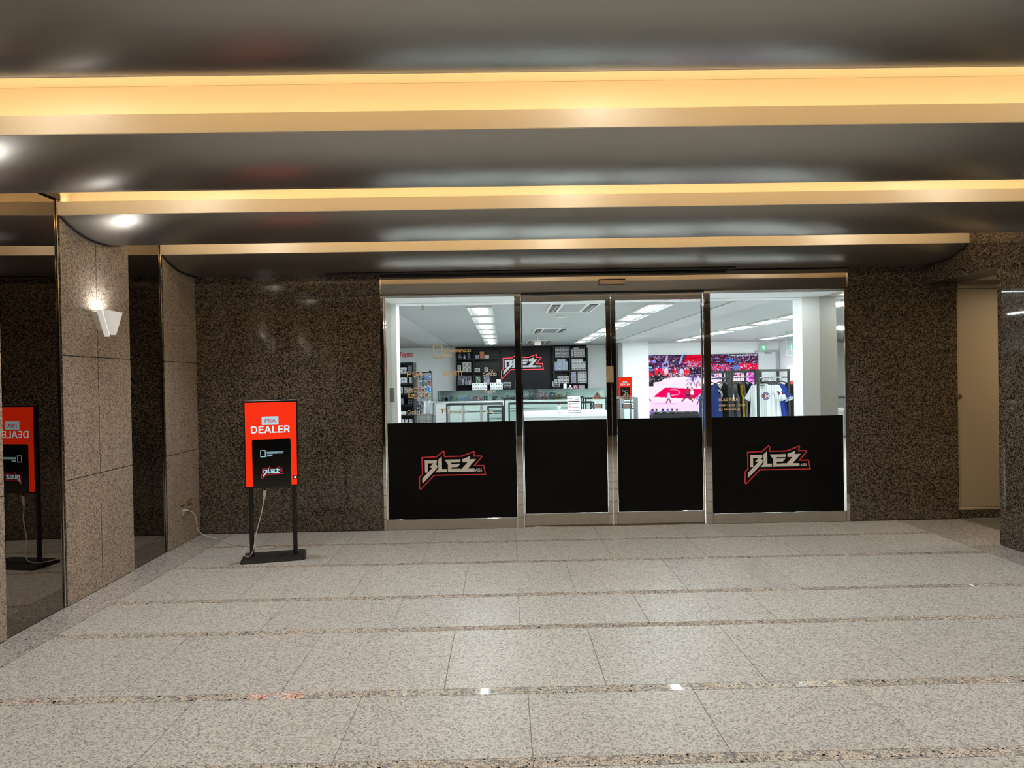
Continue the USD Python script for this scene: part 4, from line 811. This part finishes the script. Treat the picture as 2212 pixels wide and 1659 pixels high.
fill(court, (250, 222, 240)); n2 = np.sin(c5x*.02 + c5y*.13)*.5 + np.sin(c5x*.013 - c5y*.31)*.5
img[court] *= (1 - .09*(n2[court][:, None] > .35)*np.array([.3, 1.0, .5]))
fill(court & (pyy > 868), (246, 208, 244)); fill((pyy > 806) & (pyy < 817) & (px_ > 1540), (238, 205, 245)); fill((c6x > 120) & (c6x < 370) & (c6y > 690) & (c6y < 715), (70, 80, 170)); fill((c6x > 680) & (c6x < 806) & (c6y > 622) & (c6y < 720), (245, 20, 235)); fill((c6x > 680) & (c6x < 806) & (c6y > 668) & (c6y < 676), (120, 20, 120)); fill((c6x > 650) & (c6x < 830) & (c6y > 720) & (c6y < 790), (248, 160, 240))
# benches, press tables at left
fill(inpoly([(705, 640), (880, 640), (1085, 700), (1085, 760), (1010, 820), (880, 835), (880, 905), (760, 905), (705, 830)]), (42, 40, 50)); speckle(inpoly([(705, 640), (1085, 690), (1085, 760), (900, 830), (705, 830)]), [(20, 20, 26), (80, 78, 92), (200, 190, 215), (28, 26, 40)], .5)
fill(inpoly([(705, 650), (760, 640), (885, 665), (870, 700), (740, 755), (705, 740)]), (235, 25, 70)); fill(inpoly([(900, 580), (1060, 570), (1060, 625), (915, 640)]), (238, 20, 80))
for x0, w_ in ((940, 60), (1060, 70), (1130, 60), (1290, 50), (1480, 55), (1530, 40)): ell(x0, 640, w_*.55, 60, (228, 40, 50)); ell(x0, 580, 16, 20, (235, 170, 180))
ell(1120, 620, 40, 60, (236, 200, 215)); ell(1410, 650, 38, 75, (196, 205, 240)); ell(1400, 570, 16, 18, (120, 70, 70)); speckle((c5y > 660) & (c5y < 735) & (c5x > 1080), [(60, 30, 50), (210, 60, 80), (30, 28, 44), (225, 210, 225)], .5)
fill((c5x > 1560) & (c5x < 1820) & (c5y > 570) & (c5y < 735), (40, 32, 56)); speckle((c5x > 1560) & (c5x < 1820) & (c5y > 560) & (c5y < 735), [(225, 215, 230), (25, 22, 36), (90, 80, 120), (205, 30, 60)], .3)
for (xa, ya), (xb, yb_) in (((1055, 490), (1155, 445)), ((1155, 445), (1160, 600)), ((1055, 490), (1062, 610)), ((1062, 560), (1160, 545))):
    tt = np.clip(((c5x - xa)*(xb - xa) + (c5y - ya)*(yb_ - ya))/((xb - xa)**2 + (yb_ - ya)**2), 0, 1); fill(np.hypot(c5x - xa - tt*(xb - xa), c5y - ya - tt*(yb_ - ya)) < 9, (165, 155, 225))
def stroke(p0, p1, w_, col):
    (xa, ya), (xb, yb_) = p0, p1; tt = np.clip(((c5x - xa)*(xb - xa) + (c5y - ya)*(yb_ - ya))/((xb - xa)**2 + (yb_ - ya)**2), 0, 1); fill(np.hypot(c5x - xa - tt*(xb - xa), c5y - ya - tt*(yb_ - ya)) < w_, col)
stroke((790, 1135), (1300, 765), 9, (255, 252, 255)); stroke((1300, 765), (1700, 775), 6, (255, 252, 255))
fill(inpoly([(868, 1105), (1095, 930), (1815, 968), (1815, 1015), (1640, 1150)]), (236, 4, 88))
arc = np.abs(np.hypot((c5x - 1215)/155, (c5y - 1025)/55) - 1) < .07; fill(arc & (c5x > 1190), (250, 170, 200)); stroke((1180, 1078), (1260, 1078), 5, (250, 170, 200))
def player(x, y, h, top, low, skin_=(120, 60, 60), spread=.22):
    stroke((x, y - h*.42), (x - h*spread, y), h*.05, skin_); stroke((x, y - h*.42), (x + h*spread*.8, y), h*.05, skin_); ell(x, y - h*.46, h*.15, h*.13, low); ell(x, y - h*.66, h*.14, h*.2, top); stroke((x - h*.1, y - h*.74), (x - h*.27, y - h*.5), h*.04, skin_); stroke((x + h*.1, y - h*.74), (x + h*.26, y - h*.58), h*.04, skin_); ell(x, y - h*.92, h*.07, h*.08, skin_)
player(1160, 1215, 215, (205, 215, 245), (190, 205, 240)); player(1520, 1190, 270, (200, 40, 80), (38, 40, 110), (110, 50, 60), .4); player(1600, 1150, 225, (226, 226, 245), (215, 215, 242)); player(1735, 1250, 205, (190, 205, 245), (45, 80, 205)); player(1540, 900, 170, (225, 205, 240), (215, 200, 235), (170, 140, 190), .3)
player(1620, 880, 200, (80, 80, 160), (90, 90, 170), (140, 110, 160)); player(1720, 900, 215, (210, 205, 240), (195, 195, 235), (150, 110, 150)); player(1690, 940, 60, (180, 40, 70), (180, 40, 70)); player(752, 1330, 265, (36, 42, 110), (50, 56, 130), (60, 40, 60), .1)
for k_ in range(9): ell(900 + 48*k_, 1235, 22, 10, (226, 150, 205))
fill((pyy > 888) & (px_ < 1412), (60, 36, 70))
for x, c_, hc in ((775, (110, 150, 240), (30, 20, 40)), (850, (160, 90, 215), (50, 40, 70)), (925, (225, 215, 245), (40, 36, 60)), (1045, (60, 130, 240), (45, 40, 90)), (1138, (160, 190, 245), (80, 90, 170)), (1220, (235, 205, 240), (70, 40, 70)), (1310, (230, 200, 240), (90, 70, 130))):
    ell(x, 1400, 46, 50, c_); ell(x, 1348, 20, 24, hc)
tt_ = thing('video_wall', 'large LED video wall showing a basketball game on the rear wall', 'video screen')
obj('cabinet', bx(VX0 - .01, VX1_ + .01, 13.58, 13.618, VZ0 - .01, VZ1 + .01, .004), 'black_plastic', tt_)
gx = np.linspace(VX0, VX1_, NW + 1); gz = np.linspace(VZ1, VZ0, NH + 1)
vs = np.stack([np.repeat(gx[None], NH + 1, 0), np.full((NH + 1, NW + 1), 13.578), np.repeat(gz[:, None], NW + 1, 1)], -1).reshape(-1, 3)
ii, jj = np.meshgrid(np.arange(NH), np.arange(NW), indexing='ij'); q0 = ii*(NW + 1) + jj
vm = np.zeros((NH + 1, NW + 1, 3)); wt_ = np.zeros((NH + 1, NW + 1, 1))
for di in (0, 1):
    for dj in (0, 1): vm[di:di + NH, dj:dj + NW] += img; wt_[di:di + NH, dj:dj + NW] += 1
sp = obj('screen_picture', (vs, np.stack([q0, q0 + NW + 1, q0 + NW + 2, q0 + 1], -1).reshape(-1, 4)), 'screen_picture', tt_)
UsdGeom.PrimvarsAPI(sp).CreatePrimvar('displayColor', Sdf.ValueTypeNames.Color3fArray, 'vertex').Set(Vt.Vec3fArray.FromNumpy((vm/wt_).reshape(-1, 3).astype(np.float32)))
a, b = A6(418, 352, 13.577), A6(822, 322, 13.577); text('NBA BAR CHART RACE', a[0], b[0], a[2], b[2], 13.5765, .0008, True, 0, tt_, 'screen_white')

# ---- rear right corner: door, exit signs, hydrant box
d4 = struct('door_4'); x0, x1, zt = P(1634, 762, 13.6)[0], P(1676, 762, 13.6)[0], P(1655, 760.5, 13.6)[2]
obj('door_frame', cat(bx(x0 - .05, x0, 13.59, 13.619, .0, zt + .06), bx(x1, x1 + .09, 13.58, 13.619, 0, zt + .06), bx(x0, x1, 13.59, 13.619, zt, zt + .06)), 'alu', d4)
obj('door_leaf', bx(x0 + .003, x1 - .003, 13.6, 13.618, .005, zt - .003, .002), 'steel_door', d4)
a, b = P(1655, 765, 13.55), P(1667, 761.5, 13.55); obj('door_closer', cat(bx(a[0], b[0], 13.54, 13.599, a[2], b[2], .004), bx(a[0] - .05, a[0] + .1, 13.55, 13.565, b[2] + .002, b[2] + .015, .002)), 'alu', d4)
def exit_sign(px0, py0, px1, py1, Y, label, stem=False):
    a, b = P(px0, py1, Y), P(px1, py0, Y); t = thing('exit_sign', label, 'exit sign'); w, h = b[0] - a[0], b[2] - a[2]
    obj('housing', bx(a[0] - .008, b[0] + .008, Y, Y + .05, a[2] - .008, b[2] + .008, .004), 'sconce_white', t); obj('face', bx(a[0], b[0], Y - .003, Y - .0005, a[2], b[2]), 'exit_green', t)
    if stem: obj('stem', bx((a[0]+b[0])/2 - .01, (a[0]+b[0])/2 + .01, Y + .02, Y + .03, b[2] + .0085, ZC - .0005), 'sconce_white', t)
    dw_ = sbox(a[0] + .30*w, a[2] + .16*h, a[0] + .72*w, a[2] + .86*h)
    man_ = unary_union([Point(a[0] + .52*w, a[2] + .73*h).buffer(.07*h), LineString([(a[0] + .50*w, a[2] + .62*h), (a[0] + .44*w, a[2] + .42*h)]).buffer(.05*h), LineString([(a[0] + .44*w, a[2] + .42*h), (a[0] + .56*w, a[2] + .2*h)]).buffer(.035*h), LineString([(a[0] + .44*w, a[2] + .42*h), (a[0] + .34*w, a[2] + .28*h)]).buffer(.035*h), LineString([(a[0] + .36*w, a[2] + .56*h), (a[0] + .62*w, a[2] + .54*h)]).buffer(.03*h)])
    obj('doorway_symbol', prism(dw_.difference(man_), Y - .0045, Y - .0032), 'exit_white', t)
exit_sign(1643.5, 745.5, 1654.5, 756.5, 13.5, 'green exit sign above the grey door right of the video wall')
exit_sign(1711.5, 744.5, 1722, 755.5, 11.5, 'green exit sign half hidden behind the white pier at right', True)
a, b = P(1698.5, 767, 9.0), P(1735, 738, 9.0); t = thing('smoke_barrier', 'clear hanging glass smoke barrier below the ceiling at right', 'glass barrier'); obj('glass_panel', bx(a[0], b[0] + .6, 9.0, 9.008, a[2], ZC - .001), 'case_glass', t); obj('edge_strip', bx(a[0] - .01, a[0] - .0005, 8.995, 9.013, a[2], ZC - .001), 'alu', t); obj('bottom_strip', bx(a[0] - .01, b[0] + .6, 8.995, 9.013, a[2] - .012, a[2] - .0005), 'alu', t)
a, b = P(1709.5, 840, 10.5), P(1730, 822.5, 10.5); t = thing('alarm_box', 'red fire alarm box on the wall beside the jersey rack', 'fire alarm', (0, 0, 0))
obj('column', bx(a[0] - .02, b[0] + .1, 10.62, 10.72, 0, a[2] + .6), 'store_white', t); obj('box', bx(a[0], b[0], 10.5, 10.619, a[2], b[2], .006), 'fire_red', t); obj('lamp', trimesh.creation.icosphere(2, .035).apply_translation((a[0] + .06, 10.49, b[2] - .06)), 'fire_red', t, smooth=True)

# ---- leather sofa before the video wall
x0, x1 = P(1409, 890, 6.3)[0], P(1507, 890, 6.3)[0]; t = thing('leather_sofa', 'black tufted leather sofa with rounded back in front of the video wall', 'sofa')
w = (x1 - x0)/6
def cush(a0, a1, y0, y1, z0, z1, r): 
    return hull(np.vstack([trimesh.creation.icosphere(2, r).vertices + c_ for c_ in [(x, y, z) for x in (a0 + r, a1 - r) for y in (y0 + r, y1 - r) for z in (z0 + r, z1 - r)]]))
for i in range(6): obj('back_cushion', cush(x0 + i*w + .001, x0 + (i + 1)*w - .001, 6.2, 6.42, .38, .815, .028), 'leather', t, smooth=50)
obj('back_frame', cush(x0 - .02, x1 + .02, 6.17, 6.26, .1, .77, .03), 'leather', t, smooth=50)
for x in (x0 - .14, x1 + .0): obj('arm_rest', cush(x, x + .14, 6.2, 7.0, .1, .62, .05), 'leather', t, smooth=50)
for i in range(2): obj('seat_cushion', cush(x0 + .01 + i*3*w, x0 - .01 + (i + 1)*3*w, 6.43, 7.0, .2, .42, .05), 'leather', t, smooth=50)
for x in (x0, x1 - .05):
    for y in (6.25, 6.9): obj('foot', cyl((x + .02, y, .001), (x + .02, y, .11), .02, 8), 'alu', t)

# ---- clothes racks and jerseys
def rack(label, c4, zt, zr):
    "c4: near-left, near-right, far-right, far-left corner on the floor"
    t = thing('clothes_rack', label, 'clothes rack'); r = .017; c4 = [np.array(c, float) for c in c4]
    for c in c4: obj('post', bx(c[0] - r, c[0] + r, c[1] - r, c[1] + r, .001, zt, .003), 'frame_black', t)
    def bar(name, a, b, z0, z1, m='frame_black'):
        d = (b - a)/np.linalg.norm(b - a); n = np.array([-d[1], d[0]])*r*.8; a2, b2 = a + d*(r + .002), b - d*(r + .002)
        obj(name, hull([[q[0], q[1], z] for q in (a2 + n, a2 - n, b2 + n, b2 - n) for z in (z0, z1)]), m, t)
    for i in range(4): bar('top_bar', c4[i], c4[(i + 1) % 4], zt - .036, zt - .002)
    for i in range(4): bar('base_bar', c4[i], c4[(i + 1) % 4], .12, .15)
    a, b = (c4[0] + c4[3])/2, (c4[1] + c4[2])/2
    obj('hanging_rail', tube([(a[0], a[1], zr), (b[0], b[1], zr)], .012, 10), 'alu', t)
    for q, (u, v) in ((a, (c4[0], c4[3])), (b, (c4[1], c4[2]))): bar('rail_bracket', u, v, zr - .01, zr + .01)
    return a, b
def jersey_mesh(seed=0, sleeve=True, w=1.0, L=.78):
    half = [(.075, 0), (.21, -.045), (.35, -.30), (.25, -.36), (.225, -.20), (.235, -.45), (.26, -L)] if sleeve else [(.09, 0), (.16, -.03), (.17, -.18), (.225, -.26), (.235, -.45), (.255, -L)]
    pts = [(x*w, z) for x, z in half]; poly = Polygon([(0, -.13)] + pts + [(0, -L - .015)] + [(-x, z) for x, z in pts[::-1]])
    bd = [poly.exterior.interpolate(t_).coords[0] for t_ in np.linspace(0, poly.exterior.length, 130, endpoint=False)]
    ins = [(x, z) for x in np.arange(-.37, .37, .03) for z in np.arange(-L, .0, .03) if poly.buffer(-.012).contains(Point(x, z))]
    P2 = np.array(bd + ins); tri = Delaunay(P2).simplices; keep = [s_ for s_ in tri if poly.contains(Point(P2[s_].mean(0)))]
    d = np.array([poly.exterior.distance(Point(p)) for p in P2]); d[:len(bd)] = 0
    th = .034*np.sqrt(np.clip(d/.09, 0, 1)); rs = np.random.default_rng(seed); ph = rs.uniform(0, 6, 3)
    fold = .012*np.sin(P2[:, 0]*30 + ph[0] + 3*P2[:, 1])*np.clip(-P2[:, 1]/.4, 0, 1) + .008*np.sin(P2[:, 0]*55 + ph[1])*np.clip(-P2[:, 1]/.3, 0, 1)
    n = len(P2); v = np.vstack([np.c_[P2[:, 0], -th + fold, P2[:, 1]], np.c_[P2[:, 0], th*.7 + fold + .001, P2[:, 1]]]); k_ = np.array(keep)
    ar = np.cross(np.r_['1', v[k_[:, 1]] - v[k_[:, 0]]], v[k_[:, 2]] - v[k_[:, 0]])[:, 1]; k_[ar > 0] = k_[ar > 0][:, ::-1]
    return trimesh.Trimesh(v, np.vstack([k_, k_[:, ::-1] + n]), process=False)
JM = [jersey_mesh(1), jersey_mesh(5), jersey_mesh(9, False), jersey_mesh(12, True, .96)]
def garment(x, y, zr, rz, mat_, label, which=0, group=None, cuffs=None, emblem=None, s=1.0):
    drop = .085
    t = thing('jersey', label, 'jersey', (x, y, zr - drop), rz, group)
    body_ = obj('cloth', move(JM[which], s=s), mat_, t, smooth=True)
    hg_ = obj('hanger', tube(bezier([(0, 0, drop + .012), (.012, 0, drop + .004), (.004, 0, drop - .03), (0, 0, .012)], 12), .003, 6), 'black_plastic', t, smooth=True)
    obj('hanger_arm', tube([(-.17*s, 0, -.035), (-.03, 0, .01), (0, 0, .016), (.03, 0, .01), (.17*s, 0, -.035)], .009, 6), 'black_plastic', hg_, smooth=True)
    if cuffs:
        for sg_ in (-1, 1):
            for k_ in ((0,) if cuffs == 'one' else (0, .03)):
                a_ = np.array([sg_*.35, -.012, -.30 + k_]); b_ = np.array([sg_*.25, -.012, -.36 + k_]); obj('cuff_stripe', cat(tube([a_*s, (a_ + b_)/2*s + [0, -.014, 0], b_*s], .006, 5), tube([a_*s + [0, .02, 0], (a_ + b_)/2*s + [0, .03, 0], b_*s + [0, .02, 0]], .006, 5)), 'cloth_white', body_, smooth=True)
    if emblem == 'c':
        cx_, cz_ = .09*s, -.25*s
        obj('emblem_ring', prism(Point(cx_, cz_).buffer(.062, 12).difference(Point(cx_, cz_).buffer(.052)), -.052, -.048), 'cloth_blue', body_)
        arc_ = Point(cx_, cz_).buffer(.043, 12).difference(Point(cx_, cz_).buffer(.026)).difference(sbox(cx_ + .005, cz_ - .014, cx_ + .08, cz_ + .014)); obj('emblem_letter', prism(arc_, -.052, -.048), 'cloth_red', body_)
        obj('collar_tag', bx(-.035, .035, -.03, -.024, -.045, -.03, .001), 'ink', body_)
    if emblem == 'patch': obj('sleeve_patch', prism(Point(.27*s, -.2*s).buffer(.032, 10), -.040, -.036), 'cloth_blue', body_); obj('patch_mark', prism(Point(.27*s, -.2*s).buffer(.018, 8), -.043, -.0405), 'cloth_red', body_)
    if emblem == 'script': obj('chest_print', prism(Point(0, -.2).buffer(.09, 8).difference(Point(0, -.2).buffer(.055)), -.054, -.050), 'cloth_white', body_)
    return t
ZR = 1.45
def C(px, y): q = P(px, 815, y); return (q[0], y)
ra, rb = rack('black clothes rack beside the white pier holding white, blue and black jerseys', [C(1637, 3.75), C(1703.5, 4.15), C(1680.5, 4.75), C(1643, 4.35)], 1.585, ZR)
def on(px, shift=0.0):
    "the point of the right-hand rail seen at a pixel column, moved along the rail"
    d0 = ray(px, 815); n = np.array([-(rb - ra)[1], (rb - ra)[0]]); t_ = ((ra - CAM[:2]) @ n)/(d0[:2] @ n); q = CAM[:2] + d0[:2]*t_; return q[0], q[1]
for px__, rz, m_, wh, lab, cu, em, s_ in ((1646, -42, 'pinstripe', 0, 'white pinstriped jersey with a round red and blue chest emblem', None, 'c', .84), (1651, -41, 'pinstripe', 1, 'white pinstriped jersey with a sleeve patch directly behind the emblem jersey', None, 'patch', .84),
    (1655, -40, 'cloth_white', 0, 'plain white jersey between the pinstriped and the blue ones', None, None, .84), (1659, -39, 'cloth_white', 1, 'white jersey with a small mark hanging right before the blue jersey', None, 'patch', .84),
    (1666, -36, 'cloth_blue', 0, 'royal blue jersey with white striped cuffs on the right rack', 'two', None, .86), (1671, -34, 'cloth_blue', 1, 'second royal blue jersey squeezed behind the first on the right rack', 'two', None, .86), (1688, -24, 'cloth_black', 0, 'black jersey with white piped cuffs at the right end of the rack', 'one', None, .92)):
    x, y = on(px__); garment(x, y, ZR, rz, m_, lab, wh, None, cu, em, s_)
# the left-hand and middle racks, garments edge-on
ml = rack('black clothes rack in the middle before the video wall, partly behind other garments', [C(1581.5, 4.2), C(1632, 4.3), C(1610, 4.9), C(1569, 4.8)], 1.575, ZR + .01)
ll = rack('black clothes rack in front of the video wall next to the dark door post', [C(1528, 4.1), C(1575.5, 4.2), C(1562, 4.7), C(1523.5, 4.6)], 1.57, ZR + .01)
for px__, yl, rz, m_, wh, lab, em in ((1534, 4.4, -48, 'cloth_navy', 2, 'large navy blue jersey at the left end of the left rack', None), (1556, 4.43, -58, 'cloth_black', 0, 'black shirt with a round white chest print on the left rack', 'script'), (1565, 4.44, -76, 'cloth_white', 3, 'white shirt hung edge-on beside the black printed one', None), (1571, 4.45, -80, 'cloth_navy', 2, 'narrow navy shirt edge-on at the rack post', None),
    (1582, 4.52, -76, 'cloth_grey', 2, 'grey sleeveless vest edge-on at the left of the middle rack', None), (1588, 4.53, -78, 'cloth_black', 2, 'black sleeveless vest edge-on in the middle rack', None), (1593, 4.54, -78, 'cloth_yellow', 2, 'bright yellow vest edge-on on the middle rack', None), (1599, 4.55, -76, 'cloth_grey', 2, 'light grey shirt edge-on right of the yellow vest', None), (1604, 4.55, -78, 'cloth_black', 2, 'black vest edge-on right of the grey shirt', None), (1611, 4.56, -66, 'cloth_navy', 2, 'navy blue jersey turned sideways on the middle rack', None), (1627, 4.58, -62, 'pinstripe', 3, 'pinstriped white jersey seen from the side at the right end of the middle rack', None)):
    garment(P(px__, 830, yl)[0], yl, ZR + .01, rz, m_, lab, wh, None, None, em, .92)

# ---- black shelf and wire rack at the left
YL = 7.2; x0, x1 = -2.35, P(893.5, 800, YL)[0]; zt = P(880, 783, YL)[2]
t = thing('bookcase', 'black shelf unit behind the left window edge filled with card cases', 'shelf')
for x in (x0, x1 - .03): obj('side_panel', bx(x, x + .03, YL, YL + .42, .001, zt, .003), 'shelf_black', t)
obj('panel_holes', cat(*[cyl((x1 + .0003, YL + q, z), (x1 + .0012, YL + q, z), .012, 8) for q in (.1, .3) for z in (zt - .12, zt - .3)]), 'paper', t)
obj('top_board', bx(x0 + .031, x1 - .031, YL, YL + .42, zt - .03, zt, .003), 'shelf_black', t); obj('back_panel', bx(x0 + .031, x1 - .031, YL + .4, YL + .42, .002, zt - .031), 'shelf_black', t)
bl = [P(877, y, YL)[2] for y in (806.5, 828.5, 850, 874, 896)]
for z in bl + [.08]: obj('shelf_board', bx(x0 + .031, x1 - .031, YL + .004, YL + .395, z - .028, z, .002), 'shelf_black', t)
def cases(row, spans, mat_, label, group, h=.125, fr=None):
    for i_, (a_, b_) in enumerate(spans):
        xa_, xb_ = P(a_, 800, YL + .06)[0], P(b_, 800, YL + .06)[0]
        tt2 = thing('graded_card', label % ORD[i_] if '%' in label else label, 'card case', (0, 0, 0), 0, group); obj('case', bx(xa_, xb_, YL + .06, YL + .085, bl[row] + .001, bl[row] + h, .003), mat_, tt2)
        obj('card', bx(xa_ + .012, xb_ - .012, YL + .057, YL + .0595, bl[row] + .012, bl[row] + h*.72), 'slab_card', tt2); obj('label_strip', bx(xa_ + .012, xb_ - .012, YL + .057, YL + .0595, bl[row] + h*.78, bl[row] + h*.94), 'paper', tt2)
cases(0, ((860, 865.5), (866, 871.6), (872.2, 878.3)), 'slab_card', 'graded card case, %s on the top board of the black shelf unit', 'card cases on the top board'); cases(1, ((860, 865.5), (866, 871.8), (872.4, 879)), 'slab_card', 'graded card case, %s on the second board of the black shelf unit', 'card cases on the second board')
pbox('dark_case', 880.5, 789, 890, 806.5, YL + .06, .1, 'slab_dark', 'dark grey card case at the right of the top board, black shelf unit', 'box', None, base=bl[0] + .001); cases(1, ((883, 890.5),), 'slab_card', 'graded card case standing alone at the right of the second board', None)
framed(862.5, 835.5, 869.5, 850, YL + .06, 'white framed card on the third board of the black shelf unit', bl[2] + .001, 'slab_dark'); framed(872, 836.5, 885.5, 850, YL + .06, 'grey framed card on the third board of the black shelf unit', bl[2] + .001, 'slab_dark', 'grey_metal'); framed(886, 836.5, 891, 850, YL + .06, 'slim framed card at the right of the third board', bl[2] + .001, 'slab_dark', 'grey_metal')
pbox('dark_case', 863, 861, 871, 874, YL + .06, .2, 'slab_dark', 'dark case at the left of the fourth board, black shelf unit', 'box', None, base=bl[3] + .001)
a, b = P(881, 874, YL + .05), P(893, 862, YL + .05)
t = thing('dice_box', 'black box with four white dots on the fourth board of the shelf unit', 'box'); obj('box', bx(a[0], x1 - .04, YL + .05, YL + .25, bl[3] + .001, b[2], .004), 'black_plastic', t)
obj('dots', cat(*[cyl((x, YL + .0485, z), (x, YL + .0498, z), .008, 8) for x in (a[0] + .025, x1 - .06) for z in (bl[3] + .035, bl[3] + .085)]), 'paper', t)
pbox('white_box', 860, 888.5, 876, 896, YL + .05, .2, 'paper', 'low white box on the fifth board of the black shelf unit', 'box', None, base=bl[4] + .001)
for i, (a_, b_) in enumerate(((862, 866), (868, 873), (875, 881), (883, 892))): pbox('card_case', a_, 905, b_, 914, YL + .06, .1, 'slab_card', 'small card case, %s on the lowest board of the black shelf unit' % ORD[i], 'box', 'cases on the lowest board', base=.081)
# wire rack with hanging packs
YW = 8.2; x0, x1, zt, zb = P(893, 805, YW)[0], P(933.5, 805, YW)[0], P(915, 804, YW)[2], P(915, 861, YW)[2]
t = thing('wire_rack', 'black wire display rack hung with colourful card packs left of the counter', 'rack')
for x in (x0, x1 - .02): obj('post', bx(x, x + .02, YW, YW + .02, .001, zt, .003), 'frame_black', t)
obj('top_bar', bx(x0 + .021, x1 - .021, YW, YW + .02, zt - .02, zt, .003), 'frame_black', t); obj('low_bar', bx(x0 + .021, x1 - .021, YW, YW + .02, zb, zb + .02, .003), 'frame_black', t); obj('end_cap', bx(x1 - .07, x1 - .02, YW - .005, YW + .025, zt + .0005, zt + .03, .004), 'frame_black', t)
nx_ = 14
obj('wire_grid', cat(*[bx(x - .002, x + .002, YW + .008, YW + .012, .05, zt - .021) for x in np.linspace(x0 + .03, x1 - .03, nx_)], *[bx(x0 + .022, x1 - .022, YW + .0125, YW + .016, z, z + .004) for z in np.arange(.06, zt - .03, .035)]), 'frame_black', t, kind='stuff')
for side in (0, 1): obj('foot', bx((x0, x1 - .03)[side], (x0 + .03, x1)[side], YW - .15, YW + .2, .001, .03, .004), 'frame_black', t) if False else None
pkc = ['pack_dark', 'pack_blue', 'pack_gold', 'pack_green', 'slab_dark', 'pack_blue', 'pack_dark', 'pack_red']
for j in range(4):
    for i in range(5):
        x = x0 + .035 + i*(x1 - x0 - .06)/5; w_ = (x1 - x0 - .06)/5 - .008; z = zt - .06 - j*.135
        one('hanging_pack', hull([[xx, yy, zz] for xx, zz, th_ in ((x, z, .003), (x + w_, z, .003), (x, z - .115, .003), (x + w_, z - .115, .003), (x + w_*.2, z - .05, .012), (x + w_*.8, z - .05, .012)) for yy in (YW - .002 - th_*2, YW - .002)]), pkc[(i*3 + j*2 + (i == 4)) % 8], 'card pack, %s in the %s row on the black wire rack' % (ORD[i], ('top', 'second', 'third', 'bottom')[j]), 'card pack', 'packs hanging on the wire rack')
# bin of clear bags and the wire basket
YN = 8.0; x0, x1 = P(897, 880, YN)[0], P(941, 880, YN)[0]; z0, z1 = P(915, 894, YN)[2], P(915, 864.5, YN)[2]
t = thing('clear_bag_bin', 'grey bin of clear plastic wrapped packages below the wire rack', 'bin')
obj('tray', cat(bx(x0, x1, YN - .25, YN + .1, z0 - .02, z0, .003), bx(x0, x0 + .012, YN - .25, YN + .1, z0 + .001, z1 - .03, .002), bx(x1 - .012, x1, YN - .25, YN + .1, z0 + .001, z1 - .03, .002)), 'grey_metal', t)
for i in range(5):
    xa_ = x0 + .02 + i*(x1 - x0 - .04)/5; w_ = (x1 - x0 - .04)/5 - .006
    pts = [(xa_ + w_*u_, YN - .2 + .24*v_ + rnd.uniform(-.02, .02), z0 + .002 + h_*(z1 - z0 - .01 - rnd.uniform(0, .05))) for u_ in (0, .5, 1) for v_ in (0, .5, 1) for h_ in (0, 1)]
    obj('wrapped_package', hull(pts), 'clear_wrap' if i > 1 else 'pack_dark', t)
for x in (x0 + .02, x1 - .04): obj('leg', bx(x, x + .02, YN - .2, YN - .18, .001, z0 - .021, .003), 'grey_metal', t)
obj('wire_basket', cat(*[bx(x - .003, x + .003, YN - .235, YN - .229, .3, z0 - .022) for x in np.linspace(x0 + .05, x1 - .05, 16)]), 'grey_metal', t, kind='stuff')
# low dark gondola leftover items between bin and counter: a white plinth
one('white_plinth', bx(P(941, 880, 11.9)[0], P(965, 880, 11.9)[0], 11.9, 12.3, .001, .86, .004), 'white_counter', 'plain white plinth left of the showcases before the glass counter', 'plinth')
